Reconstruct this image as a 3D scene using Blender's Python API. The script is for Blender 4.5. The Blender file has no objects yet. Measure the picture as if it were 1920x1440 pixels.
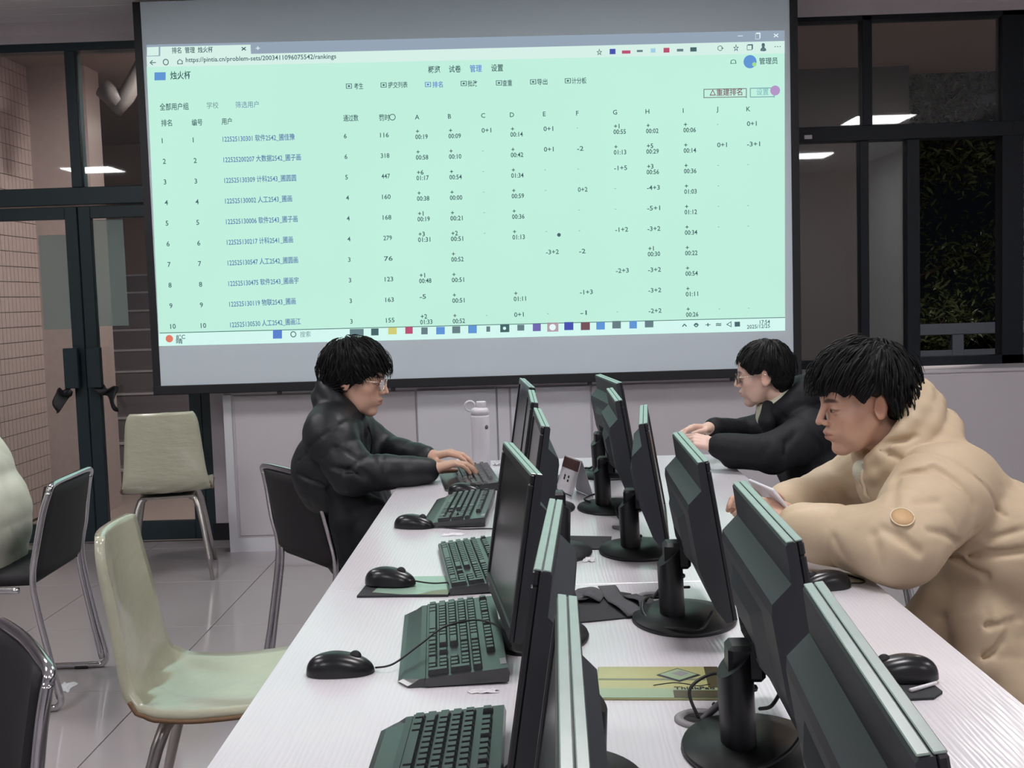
import bpy, bmesh, math, random
import numpy as np
from mathutils import Matrix, Vector

# ------------------------------------------------------------------ camera, world, exposure
SC = bpy.context.scene
COL = SC.collection
R_ = math.radians
cam_d = bpy.data.cameras.new('camera')
cam_d.sensor_fit = 'HORIZONTAL'; cam_d.sensor_width = 36.0
cam_d.lens = 2130.0 / 1920.0 * 36.0
cam_d.clip_start = 0.02; cam_d.clip_end = 120
cam = bpy.data.objects.new('camera', cam_d); COL.objects.link(cam)
_yaw, _pit, _rol = R_(0.86084), R_(-4.40507), math.atan(0.031)
_r = Vector((math.cos(_yaw), math.sin(_yaw), 0)); _h = Vector((-math.sin(_yaw), math.cos(_yaw), 0)); _z = Vector((0, 0, 1))
_f = _h * math.cos(_pit) + _z * math.sin(_pit); _d = -(-_h * math.sin(_pit) + _z * math.cos(_pit))
_ix = (_r * math.cos(_rol) + _d * math.sin(_rol)); _iy = (-_r * math.sin(_rol) + _d * math.cos(_rol))
_m = Matrix.Identity(4)
for _i in range(3):
    _m[_i][0] = _ix[_i]; _m[_i][1] = -_iy[_i]; _m[_i][2] = -_f[_i]
_m[2][3] = 1.38
cam.matrix_world = _m
SC.camera = cam

world = bpy.data.worlds.new('night_sky'); SC.world = world; world.use_nodes = True
world.node_tree.nodes['Background'].inputs[0].default_value = (0.0016, 0.0019, 0.0026, 1)
world.node_tree.nodes['Background'].inputs[1].default_value = 1.0
SC.view_settings.view_transform = 'Standard'; SC.view_settings.look = 'None'
SC.view_settings.exposure = 0.0; SC.view_settings.gamma = 1.0
try: SC.view_settings.use_curve_mapping = False
except Exception: pass
SC.cycles.max_bounces = 8; SC.cycles.transparent_max_bounces = 16
SC.cycles.caustics_reflective = False; SC.cycles.caustics_refractive = False
SC.cycles.use_denoising = True
SC.cycles.sample_clamp_indirect = 6.0

CEIL_LIGHT = 28.5     # radiance of the ceiling lamps
CORR_LIGHT = 26.0     # watts of the corridor lamps outside the glass

# ------------------------------------------------------------------ materials
def srgb(r, g, b):
    f = lambda c: (c / 255 / 12.92) if c <= 10 else ((c / 255 + 0.055) / 1.055) ** 2.4
    return (f(r), f(g), f(b))

def mat(name, col, rough=0.5, metal=0.0, var=0.06, scale=18.0, bump=0.0, bscale=60.0, spec=0.5, coat=0.0, stretch=None, sheen=0.0, attr=None):
    m = bpy.data.materials.new(name); m.use_nodes = True
    nt = m.node_tree; b = nt.nodes['Principled BSDF']
    b.inputs['Roughness'].default_value = rough; b.inputs['Metallic'].default_value = metal
    b.inputs['Specular IOR Level'].default_value = spec
    if coat: b.inputs['Coat Weight'].default_value = coat; b.inputs['Coat Roughness'].default_value = 0.08
    if sheen: b.inputs['Sheen Weight'].default_value = sheen; b.inputs['Sheen Roughness'].default_value = 0.4
    tc = nt.nodes.new('ShaderNodeTexCoord'); mp = nt.nodes.new('ShaderNodeMapping')
    nt.links.new(tc.outputs['Object'], mp.inputs[0])
    if stretch: mp.inputs['Scale'].default_value = stretch
    n = nt.nodes.new('ShaderNodeTexNoise'); n.inputs['Scale'].default_value = scale; n.inputs['Detail'].default_value = 4
    nt.links.new(mp.outputs[0], n.inputs['Vector'])
    cr = nt.nodes.new('ShaderNodeMix'); cr.data_type = 'RGBA'
    nt.links.new(n.outputs['Fac'], cr.inputs['Factor'])
    lo = [max(0, c * (1 - var)) for c in col]; hi = [min(1, c * (1 + var)) for c in col]
    cr.inputs[6].default_value = (*lo, 1); cr.inputs[7].default_value = (*hi, 1)
    out = cr.outputs[2]
    if attr:
        a = nt.nodes.new('ShaderNodeAttribute'); a.attribute_name = attr
        mx = nt.nodes.new('ShaderNodeMix'); mx.data_type = 'RGBA'; mx.blend_type = 'MULTIPLY'; mx.inputs['Factor'].default_value = 1
        nt.links.new(out, mx.inputs[6]); nt.links.new(a.outputs['Color'], mx.inputs[7]); out = mx.outputs[2]
    nt.links.new(out, b.inputs['Base Color'])
    if bump:
        n2 = nt.nodes.new('ShaderNodeTexNoise'); n2.inputs['Scale'].default_value = bscale; n2.inputs['Detail'].default_value = 3
        nt.links.new(mp.outputs[0], n2.inputs['Vector'])
        bp = nt.nodes.new('ShaderNodeBump'); bp.inputs['Strength'].default_value = bump; bp.inputs['Distance'].default_value = 0.01
        nt.links.new(n2.outputs['Fac'], bp.inputs['Height']); nt.links.new(bp.outputs[0], b.inputs['Normal'])
    return m

def emit(name, col, strength=1.0, var=0.0, scale=0.8):
    m = bpy.data.materials.new(name); m.use_nodes = True; nt = m.node_tree
    for n in list(nt.nodes): nt.nodes.remove(n)
    o = nt.nodes.new('ShaderNodeOutputMaterial'); e = nt.nodes.new('ShaderNodeEmission')
    e.inputs[1].default_value = strength; e.inputs[0].default_value = (*col, 1)
    if var:
        tc = nt.nodes.new('ShaderNodeTexCoord'); n = nt.nodes.new('ShaderNodeTexNoise'); n.inputs['Scale'].default_value = scale
        nt.links.new(tc.outputs['Object'], n.inputs['Vector'])
        x = nt.nodes.new('ShaderNodeMix'); x.data_type = 'RGBA'; nt.links.new(n.outputs['Fac'], x.inputs['Factor'])
        x.inputs[6].default_value = (*[c * (1 - var) for c in col], 1); x.inputs[7].default_value = (*[c * (1 + var) for c in col], 1)
        nt.links.new(x.outputs[2], e.inputs[0])
    nt.links.new(e.outputs[0], o.inputs[0]); return m

def glass(name, tint=(0.9, 0.95, 0.95), refl=1.0, ior=1.5):
    m = bpy.data.materials.new(name); m.use_nodes = True; nt = m.node_tree
    for n in list(nt.nodes): nt.nodes.remove(n)
    o = nt.nodes.new('ShaderNodeOutputMaterial'); t = nt.nodes.new('ShaderNodeBsdfTransparent'); t.inputs[0].default_value = (*tint, 1)
    g = nt.nodes.new('ShaderNodeBsdfGlossy'); g.inputs['Roughness'].default_value = 0.02; g.inputs[0].default_value = (refl, refl, refl, 1)
    f = nt.nodes.new('ShaderNodeFresnel'); f.inputs[0].default_value = ior
    x = nt.nodes.new('ShaderNodeMixShader'); nt.links.new(f.outputs[0], x.inputs[0]); nt.links.new(t.outputs[0], x.inputs[1]); nt.links.new(g.outputs[0], x.inputs[2])
    nt.links.new(x.outputs[0], o.inputs[0]); return m

def desk_mat():
    m = mat('desk_laminate', srgb(222, 219, 224), 0.20, var=0.05, scale=3.0, spec=0.8)
    nt = m.node_tree; b = nt.nodes['Principled BSDF']
    tc = nt.nodes.new('ShaderNodeTexCoord'); mp = nt.nodes.new('ShaderNodeMapping'); mp.inputs['Rotation'].default_value = (0, 0, R_(8)); mp.inputs['Scale'].default_value = (1, 0.10, 1)
    nt.links.new(tc.outputs['Object'], mp.inputs[0])
    w = nt.nodes.new('ShaderNodeTexWave'); w.wave_type = 'BANDS'; w.bands_direction = 'X'; w.inputs['Scale'].default_value = 38; w.inputs['Distortion'].default_value = 6; w.inputs['Detail'].default_value = 3; w.inputs['Detail Scale'].default_value = 1.6
    nt.links.new(mp.outputs[0], w.inputs['Vector'])
    bp = nt.nodes.new('ShaderNodeBump'); bp.inputs['Strength'].default_value = 0.10; bp.inputs['Distance'].default_value = 0.0025
    nt.links.new(w.outputs['Fac'], bp.inputs['Height']); nt.links.new(bp.outputs[0], b.inputs['Normal'])
    old = b.inputs['Base Color'].links[0].from_socket
    mx = nt.nodes.new('ShaderNodeMix'); mx.data_type = 'RGBA'; mx.blend_type = 'MULTIPLY'
    rp = nt.nodes.new('ShaderNodeMapRange'); rp.inputs['From Min'].default_value = 0.0; rp.inputs['From Max'].default_value = 0.3; rp.inputs['To Min'].default_value = 0.28; rp.inputs['To Max'].default_value = 0.0
    nt.links.new(w.outputs['Fac'], rp.inputs['Value']); nt.links.new(rp.outputs[0], mx.inputs['Factor'])
    nt.links.new(old, mx.inputs[6]); mx.inputs[7].default_value = (0.84, 0.84, 0.85, 1)
    nt.links.new(mx.outputs[2], b.inputs['Base Color']); return m

M = {}
def defmats():
    M['desk'] = desk_mat()
    M['desk_edge'] = mat('desk_edge_band', srgb(190, 184, 192), 0.5)
    M['desk_leg'] = mat('desk_leg_paint', srgb(176, 172, 178), 0.5)
    M['wall'] = mat('white_wall_paint', srgb(194, 189, 194), 0.6, var=0.03, scale=4, bump=0.05, bscale=90)
    M['panel'] = mat('white_panel_laminate', srgb(206, 206, 212), 0.4, var=0.02, scale=3)
    M['ceil'] = mat('grey_ceiling_strip', srgb(232, 230, 230), 0.45, var=0.05, scale=6)
    M['trim'] = mat('pale_cornice_trim', srgb(196, 190, 192), 0.5)
    M['tile'] = mat('polished_floor_tile', srgb(168, 161, 163), 0.07, var=0.05, scale=2.5, spec=0.6)
    M['grout'] = mat('dark_grout', srgb(96, 90, 92), 0.7)
    M['green_frame'] = mat('dark_green_aluminium', srgb(28, 46, 50), 0.35, var=0.08)
    M['black_frame'] = mat('black_window_aluminium', srgb(22, 28, 34), 0.4, var=0.08, spec=0.25)
    M['glass'] = glass('window_glass', (0.88, 0.92, 0.92))
    M['black'] = mat('black_plastic', srgb(30, 31, 34), 0.42, var=0.1)
    M['case'] = mat('monitor_case_plastic', srgb(44, 47, 52), 0.52, var=0.08, scale=30, bump=0.03, bscale=700, spec=0.4)
    M['gloss'] = mat('mint_sheen_top_plastic', srgb(124, 140, 134), 0.26, var=0.1, scale=25, spec=1.0, coat=0.3)  # base lightened toward mint: part of the screen's reflection put into the colour
    M['dark'] = mat('dark_bezel_plastic', srgb(28, 29, 33), 0.36, var=0.1)
    M['lcd'] = mat('switched_off_lcd', srgb(30, 31, 34), 0.22, var=0.05, spec=0.6)
    M['cord'] = mat('black_cord_rubber', srgb(30, 31, 33), 0.5)
    M['cord_grey'] = mat('grey_cord_rubber', srgb(110, 108, 112), 0.5)
    M['kb'] = mat('keyboard_plastic', srgb(36, 39, 41), 0.26, var=0.12, spec=0.9)
    M['key'] = mat('keycap_plastic', srgb(42, 45, 47), 0.24, var=0.15, scale=60, spec=0.9)
    M['mouse'] = mat('mouse_plastic', srgb(24, 25, 28), 0.28, var=0.1)
    M['chrome'] = mat('chrome_tube', (0.62, 0.62, 0.64), 0.14, metal=1.0, var=0.08)
    M['steel'] = mat('dull_steel_leg', (0.42, 0.40, 0.38), 0.32, metal=1.0, var=0.1)
    M['black_fab'] = mat('black_chair_fabric', srgb(27, 26, 29), 0.75, bump=0.2, bscale=500)
    M['cream_shell'] = mat('wrapped_cream_vinyl', srgb(182, 182, 160), 0.22, var=0.08, scale=9, spec=0.7, coat=0.5, bump=0.25, bscale=14, stretch=(1, 1, 3))
    M['brown'] = mat('worn_brown_edge', srgb(120, 92, 66), 0.6, var=0.3, scale=40)
    M['canvas'] = mat('grey_white_screen_fabric', srgb(204, 216, 224), 0.8, var=0.02, scale=2)
    M['scr_black'] = mat('black_screen_border', srgb(16, 17, 22), 0.6)
    M['white_bottle'] = mat('white_bottle_paint', srgb(216, 214, 220), 0.4, var=0.02)
    M['paper'] = mat('white_paper', srgb(226, 224, 228), 0.7, var=0.03, bump=0.15, bscale=30)
    M['pad'] = mat('dark_mouse_pad_cloth', srgb(46, 47, 51), 0.8, var=0.15, bump=0.2, bscale=400)
    M['velcro'] = mat('grey_fabric_strip', srgb(84, 84, 88), 0.85, var=0.15, bump=0.3, bscale=300)
    M['grommet'] = mat('grey_grommet_plastic', srgb(140, 138, 140), 0.45)
    M['hole'] = mat('dark_grommet_hole', srgb(40, 38, 40), 0.8)
    M['skin'] = mat('skin', srgb(212, 172, 150), 0.48, var=0.05, scale=40, attr='tint', spec=0.35)
    M['skin2'] = mat('skin_paler', srgb(220, 186, 170), 0.48, var=0.05, scale=40, attr='tint', spec=0.35)
    M['hair'] = mat('black_hair', srgb(15, 15, 17), 0.55, var=0.3, scale=90, spec=0.22, attr=None)
    M['puffer_black'] = mat('black_puffer_nylon', srgb(26, 29, 33), 0.5, var=0.12, bump=0.12, bscale=40, spec=0.4)
    M['jacket_black'] = mat('black_jacket_cotton', srgb(22, 23, 28), 0.68, var=0.12, bump=0.15, bscale=60, spec=0.3)
    M['puffer_beige'] = mat('beige_puffer_nylon', srgb(196, 176, 148), 0.55, var=0.05, bump=0.10, bscale=30, spec=0.35)
    M['puffer_cream'] = mat('cream_puffer_nylon', srgb(222, 222, 204), 0.5, var=0.05, bump=0.12, bscale=40)
    M['inner_cream'] = mat('cream_knit_turtleneck', srgb(206, 204, 184), 0.8, bump=0.4, bscale=250)
    M['trouser'] = mat('dark_trouser_cloth', srgb(30, 30, 36), 0.8, bump=0.2, bscale=200)
    M['shoe'] = mat('dark_shoe_leather', srgb(34, 33, 34), 0.45)
    M['patch'] = mat('tan_round_patch', srgb(198, 164, 122), 0.5)
    M['patch_rim'] = mat('pale_patch_rim', srgb(220, 206, 178), 0.5)
    M['gold'] = mat('pale_gold_wire', (0.85, 0.76, 0.66), 0.22, metal=1.0)
    M['lens'] = glass('spectacle_lens', (0.97, 0.97, 0.97), ior=1.35)
    M['specs'] = mat('brown_spectacle_rim', srgb(60, 48, 40), 0.3)
defmats()

# ------------------------------------------------------------------ scene helpers
def tag(o, label=None, cat=None, group=None, kind=None):
    if label: o['label'] = label
    if cat: o['category'] = cat
    if group: o['group'] = group
    if kind: o['kind'] = kind
    return o

def thing(name, label, cat, loc=(0, 0, 0), rz=0.0, group=None):
    o = bpy.data.objects.new(name, None); COL.objects.link(o)
    o.empty_display_size = 0.05
    o.location = loc; o.rotation_euler = (0, 0, rz)
    return tag(o, label, cat, group)

def link(name, me, parent=None, m=None):
    if m is not None and len(me.materials) == 0: me.materials.append(M[m] if isinstance(m, str) else m)
    o = bpy.data.objects.new(name, me); COL.objects.link(o)
    if parent is not None: o.parent = parent
    return o

class B:
    """collects shapes into one mesh"""
    def __init__(s): s.v = []; s.f = []; s.sm = []
    def add(s, vs, fs, smooth=False):
        n = len(s.v); s.v += [tuple(p) for p in vs]
        s.f += [tuple(i + n for i in f) for f in fs]; s.sm += [smooth] * len(fs); return s
    def box(s, c, d, R=None, bev=0.0, seg=1):
        bm = bmesh.new(); bmesh.ops.create_cube(bm, size=1.0)
        for v in bm.verts: v.co = Vector((v.co.x * d[0], v.co.y * d[1], v.co.z * d[2]))
        if bev > 0: bmesh.ops.bevel(bm, geom=list(bm.edges), offset=bev, segments=seg, profile=0.5, affect='EDGES')
        s.bm(bm, c, R, bev > 0 and seg > 1); return s
    def bm(s, bm, c=(0, 0, 0), R=None, smooth=False):
        bm.verts.index_update(); c = Vector(c)
        vs = [((R @ v.co) if R is not None else v.co) + c for v in bm.verts]
        fs = [[v.index for v in f.verts] for f in bm.faces]; bm.free(); s.add(vs, fs, smooth); return s
    def b2(s, a, b, bev=0.0, seg=1):
        return s.box([(a[i] + b[i]) / 2 for i in range(3)], [abs(b[i] - a[i]) for i in range(3)], bev=bev, seg=seg)
    def prism(s, poly, axis, lo, hi):
        """poly: 2-D points; axis 0/1/2 = extrusion direction"""
        n = len(poly); vs = []
        for t in (lo, hi):
            for (a, b) in poly:
                vs.append((t, a, b) if axis == 0 else (a, t, b) if axis == 1 else (a, b, t))
        fs = [list(range(n))[::-1], [i + n for i in range(n)]]
        fs += [[i, (i + 1) % n, (i + 1) % n + n, i + n] for i in range(n)]
        s.add(vs, fs); return s
    def tube(s, pts, r, sides=8, smooth_path=0, cap=True):
        P = [Vector(p) for p in pts]
        rr = list(r) if hasattr(r, '__len__') else [r] * len(P)
        if smooth_path:
            Q = []; RR = []
            for i in range(len(P) - 1):
                p0 = P[max(i - 1, 0)]; p1 = P[i]; p2 = P[i + 1]; p3 = P[min(i + 2, len(P) - 1)]
                for k in range(smooth_path):
                    t = k / smooth_path
                    Q.append(0.5 * ((2 * p1) + (p2 - p0) * t + (2 * p0 - 5 * p1 + 4 * p2 - p3) * t * t + (3 * p1 - p0 - 3 * p2 + p3) * t ** 3)); RR.append(rr[i] * (1 - t) + rr[i + 1] * t)
            Q.append(P[-1]); RR.append(rr[-1]); P = Q; rr = RR
        vs = []; fs = []; up = None
        for i, p in enumerate(P):
            d = (P[min(i + 1, len(P) - 1)] - P[max(i - 1, 0)])
            d = d.normalized() if d.length > 1e-9 else Vector((0, 0, 1))
            if up is None: up = d.orthogonal().normalized()
            else:
                up = up - d * up.dot(d); up = up.normalized() if up.length > 1e-6 else d.orthogonal().normalized()
            w = d.cross(up)
            for k in range(sides):
                a = 2 * math.pi * k / sides; vs.append(p + (up * math.cos(a) + w * math.sin(a)) * rr[i])
        for i in range(len(P) - 1):
            for k in range(sides):
                k2 = (k + 1) % sides; fs.append([i * sides + k, i * sides + k2, (i + 1) * sides + k2, (i + 1) * sides + k])
        if cap: fs.append(list(range(sides))[::-1]); fs.append([(len(P) - 1) * sides + k for k in range(sides)])
        s.add(vs, fs, True); return s
    def lathe(s, prof, c=(0, 0, 0), sides=32, sx=1.0, sy=1.0, R=None, smooth=True, cap=True):
        vs = []; fs = []; n = len(prof)
        for k in range(sides):
            a = 2 * math.pi * k / sides
            for (r, z) in prof:
                p = Vector((r * math.cos(a) * sx, r * math.sin(a) * sy, z))
                if R is not None: p = R @ p
                vs.append(p + Vector(c))
        for k in range(sides):
            k2 = (k + 1) % sides
            for i in range(n - 1): fs.append([k * n + i, k2 * n + i, k2 * n + i + 1, k * n + i + 1])
        if cap: fs.append([k * n for k in range(sides)][::-1]); fs.append([k * n + n - 1 for k in range(sides)])
        s.add(vs, fs, smooth); return s
    def grid(s, fn, nu, nv, smooth=True):
        vs = [fn(i / nu, j / nv) for i in range(nu + 1) for j in range(nv + 1)]
        fs = [[i * (nv + 1) + j, (i + 1) * (nv + 1) + j, (i + 1) * (nv + 1) + j + 1, i * (nv + 1) + j + 1] for i in range(nu) for j in range(nv)]
        s.add(vs, fs, smooth); return s
    def mesh(s, name):
        me = bpy.data.meshes.new(name); me.from_pydata(s.v, [], s.f)
        me.polygons.foreach_set('use_smooth', s.sm); me.update(); return me
    def build(s, name, m, parent=None, solid=0.0, auto=None):
        me = s.mesh(name)
        if auto is not None:
            me.polygons.foreach_set('use_smooth', [True] * len(me.polygons)); me.set_sharp_from_angle(angle=R_(auto))
        o = link(name, me, parent, m)
        if solid: md = o.modifiers.new('thick', 'SOLIDIFY'); md.thickness = solid; md.offset = 0
        return o

def euler(x=0, y=0, z=0):
    from mathutils import Euler
    return Euler((R_(x), R_(y), R_(z))).to_matrix()

def clone(root, loc, rz, label):
    r = root.copy(); COL.objects.link(r); r.location = loc; r.rotation_euler = (0, 0, rz); r['label'] = label
    for ch in list(root.children):
        c = ch.copy(); COL.objects.link(c); c.parent = r
        for g in list(ch.children):
            d = g.copy(); COL.objects.link(d); d.parent = c
    return r

def struct(o, label=None): return tag(o, label, None, None, 'structure')
# ------------------------------------------------------------------ the room
XL, XR, YB, YF, ZC = -7.0, 4.6, -3.2, 6.6, 3.02
fl = B().b2((XL, YB, -0.06), (XR, YF + 0.1, -0.006)).build('floor', 'grout'); struct(fl, 'polished pale grey tiled floor of the computer room')
tme = {}
def tile_mesh(w, d):
    k = (round(w, 3), round(d, 3))
    if k not in tme:
        tme[k] = B().box((0, 0, -0.003), (w - 0.004, d - 0.004, 0.006), bev=0.0012).mesh('tile')
    return tme[k]
TS = 0.8
_x = XL
while _x < XR - 0.01:
    w = min(TS, XR - _x); _y = YB
    while _y < YF - 0.01:
        d = min(TS, YF - _y)
        if _y > 0.7 and -4.0 < _x < 3.0:
            o = link('tile', tile_mesh(w, d), fl, 'tile'); o.location = (_x + w / 2, _y + d / 2, 0)
        _y += TS
    _x += TS
_b = B()
_x = XL
while _x < XR - 0.01:
    w = min(TS, XR - _x); _y = YB
    while _y < YF - 0.01:
        d = min(TS, YF - _y)
        if not (_y > 0.7 and -4.0 < _x < 3.0): _b.box((_x + w / 2, _y + d / 2, -0.003), (w - 0.004, d - 0.004, 0.006))
        _y += TS
    _x += TS
tag(_b.build('tile_field', 'tile', fl), kind='stuff')

ce = B().b2((XL, YB, ZC + 0.004), (XR, YF + 0.1, ZC + 0.08)).build('ceiling', 'grout'); struct(ce, 'grey ceiling of narrow metal strips')
_sm = B().box((0, 0, 0.006), (XR - XL, 0.146, 0.012), bev=0.002).mesh('ceiling_strip')
_y = YB + 0.075
while _y < YF:
    if _y > 5.4:
        o = link('ceiling_strip', _sm, ce, 'ceil'); o.location = ((XL + XR) / 2, _y, ZC - 0.006)
    _y += 0.15
_b = B(); _y = YB + 0.075
while _y < 5.4:
    _b.box(((XL + XR) / 2, _y, ZC), (XR - XL, 0.146, 0.012)); _y += 0.15
tag(_b.build('ceiling_strip_field', 'ceil', ce), kind='stuff')

struct(B().b2((XL - 0.1, YB, 0), (XL, YF, ZC)).build('wall_left', 'wall'), 'white side wall left of the doors')
struct(B().b2((XR, YB, 0), (XR + 0.1, YF, ZC)).build('wall_right', 'wall'), 'white side wall right of the windows')
struct(B().b2((XL, YB - 0.1, 0), (XR, YB, ZC)).build('wall_rear', 'wall'), 'white wall behind the camera')

# front wall: left piece, pillar, header, dado under the windows
wb = B()
wb.b2((XL, YF, 0), (-3.42, YF + 0.16, 2.93)); wb.b2((XL, YF, 2.91), (XR, YF + 0.16, ZC))
wb.b2((-1.87, YF, 0.10), (-1.66, YF + 0.16, 2.93)); wb.b2((-1.66, YF, 0), (0.5, YF + 0.16, 2.93))
wb.b2((0.5, YF, 0), (XR, YF + 0.16, 0.905))
wall_back = struct(wb.build('wall_back', 'wall'), 'white front wall around doors, screen and windows')
B().b2((-1.885, YF - 0.012, 0), (-1.688, YF, 0.10)).build('black_skirting', 'scr_black', wall_back)
# built-in low cupboard front running under the screen and windows
da = B(); da.b2((-1.687, 6.265, 0.0), (XR, YF, 0.90)); dado = struct(da.build('wall_front_dado', 'wall'), 'low white dado wall below screen and windows')
B().b2((-1.70, 6.258, 0.885), (XR, YF - 0.002, 0.905), bev=0.004).build('sill', 'wall', dado)
B().b2((-1.70, 6.252, 0.0), (-1.655, 6.265, 0.885)).build('corner_post', 'panel', dado)
B().b2((-1.66, 6.255, 0.0), (XR, 6.265, 0.075)).build('plinth', 'panel', dado)
for (a, b, dp, mm) in ((-1.64, -0.632, 0.008, 'wall'), (-0.622, -0.186, 0.022, 'panel'), (-0.178, -0.112, 0.012, 'panel'), (-0.104, 0.008, 0.008, 'panel'), (0.014, 0.335, 0.016, 'panel'), (0.345, 1.6, 0.008, 'wall'), (1.61, 2.9, 0.008, 'wall'), (2.91, 4.3, 0.008, 'wall')):
    B().b2((a, 6.265 - dp, 0.09), (b, 6.265, 0.878), bev=0.003).build('panel', mm, dado)
struct(B().prism([(YF - 0.045, ZC), (YF, ZC), (YF, 2.905), (YF - 0.012, 2.905), (YF - 0.016, 2.95)], 0, XL, XR).build('trim_1', 'trim'), 'pale cornice strip above doors and windows')

# ------------------------------------------------------------------ glazed doors (left)
def frame_rect(bx, x0, x1, z0, z1, y0, y1, w, bw=None):
    bw = bw or w
    bx.b2((x0, y0, z0), (x0 + w, y1, z1), bev=0.003); bx.b2((x1 - w, y0, z0), (x1, y1, z1), bev=0.003)
    bx.b2((x0 + w, y0, z1 - w), (x1 - w, y1, z1), bev=0.003); bx.b2((x0 + w, y0, z0), (x1 - w, y1, z0 + bw), bev=0.003)
GY0, GY1 = YF + 0.0, YF + 0.06
df = B()
df.b2((-3.42, GY0, 0), (-3.36, GY1 + 0.04, 2.91)); df.b2((-1.92, GY0, 0), (-1.87, GY1 + 0.04, 2.91))
df.b2((-3.36, GY0 - 0.01, 1.985), (-1.92, GY1 + 0.04, 2.086), bev=0.004); df.b2((-3.36, GY0, 2.86), (-1.92, GY1 + 0.04, 2.91)); df.b2((-2.607, GY0, 2.086), (-2.545, GY1 + 0.03, 2.86), bev=0.003)
door_fr = struct(df.build('door_1', 'green_frame'), 'dark green aluminium door surround with glazed transom')
B().b2((-3.36, GY0 + 0.028, 2.086), (-2.607, GY0 + 0.034, 2.86)).build('pane', 'glass', door_fr)
B().b2((-2.545, GY0 + 0.028, 2.086), (-1.92, GY0 + 0.034, 2.86)).build('pane', 'glass', door_fr)
def leaf(n, x0, x1, hx, lab):
    bx = B(); frame_rect(bx, x0, x1, 0.008, 1.978, GY0 + 0.01, GY0 + 0.055, 0.072, 0.11)
    o = struct(bx.build('door_%d' % n, 'green_frame'), lab)
    B().b2((x0 + 0.072, GY0 + 0.03, 0.118), (x1 - 0.072, GY0 + 0.036, 1.906)).build('pane', 'glass', o)
    h = B(); h.b2((hx - 0.042, GY0 - 0.055, 0.925), (hx + 0.042, GY0 - 0.02, 1.16), bev=0.004); h.b2((hx - 0.02, GY0 - 0.02, 0.98), (hx + 0.02, GY0 + 0.01, 1.10))
    h.build('handle', 'green_frame', o); return o
d2 = leaf(2, -3.355, -2.592, -2.655, 'left glazed leaf of the dark green double door')
d3 = leaf(3, -2.586, -1.925, -2.522, 'right glazed leaf of the dark green double door behind the cream chair')
def rag(sx, x, lab):
    rnd = random.Random(3 + sx)
    def fn(u, v):
        fx = x + sx * (0.02 + 0.11 * u); z = 0.945 - 0.03 * u - (0.03 + 0.11 * u) * v + 0.012 * math.sin(9 * u + 4 * v)
        return (fx + 0.012 * math.sin(7 * v + 2 * u), GY0 - 0.03 + 0.02 * math.sin(8 * u + 5 * v), z)
    return tag(B().grid(fn, 10, 8).build('door_cloth', 'scr_black', solid=0.006), lab, 'cloth')
rag(-1, -2.64, 'black cloth tied below the left door handle')
rag(1, -2.54, 'black cloth tied below the right door handle')

# ------------------------------------------------------------------ windows (right)
def window(n, x0, x1, muls, lab):
    bx = B(); zs, zh = 0.905, 2.91
    bx.b2((x0, GY0, zs), (x0 + 0.06, GY1 + 0.04, zh)); bx.b2((x1 - 0.06, GY0, zs), (x1, GY1 + 0.04, zh))
    bx.b2((x0, GY0, zs), (x1, GY1 + 0.04, zs + 0.05)); bx.b2((x0, GY0, zh - 0.03), (x1, GY1 + 0.04, zh))
    bx.b2((x0, GY0 - 0.008, 2.205), (x1, GY1 + 0.04, 2.29), bev=0.003)
    for (mx, w, up, lo) in muls:
        if up: bx.b2((mx - w / 2, GY0, 2.29), (mx + w / 2, GY1 + 0.03, zh), bev=0.003)
        if lo: bx.b2((mx - w / 2, GY0 + 0.004, zs), (mx + w / 2, GY1 + 0.02, 2.205), bev=0.003)
    o = struct(bx.build('window_%d' % n, 'black_frame'), lab)
    ups = [x0 + 0.06] + [m[0] for m in muls if m[2]] + [x1 - 0.06]
    for a, b in zip(ups[:-1], ups[1:]): B().b2((a, GY0 + 0.03, 2.29), (b, GY0 + 0.036, zh - 0.03)).build('pane', 'glass', o)
    los = [x0 + 0.06] + [m[0] for m in muls if m[3]] + [x1 - 0.06]
    for i, (a, b) in enumerate(zip(los[:-1], los[1:])):
        if n == 1 and i == 2: a, b = los[1], los[2]      # the last sash is slid open behind the middle one
        B().b2((a, GY0 + 0.03 + 0.012 * i, zs + 0.05), (b, GY0 + 0.036 + 0.012 * i, 2.205)).build('pane', 'glass', o)
    return o
w1 = window(1, 0.5, 2.80, [(1.975, 0.056, True, False), (1.955, 0.05, False, True), (2.235, 0.075, False, True)], 'black framed sliding window beside the projection screen')
w2 = window(2, 2.80, 4.5, [(3.6, 0.056, True, True)], 'black framed window at the right edge of the room')
B().b2((1.61, GY0 - 0.016, 2.222), (1.655, GY0 - 0.008, 2.245), bev=0.002).build('latch_plate', 'panel', w1)

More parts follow.
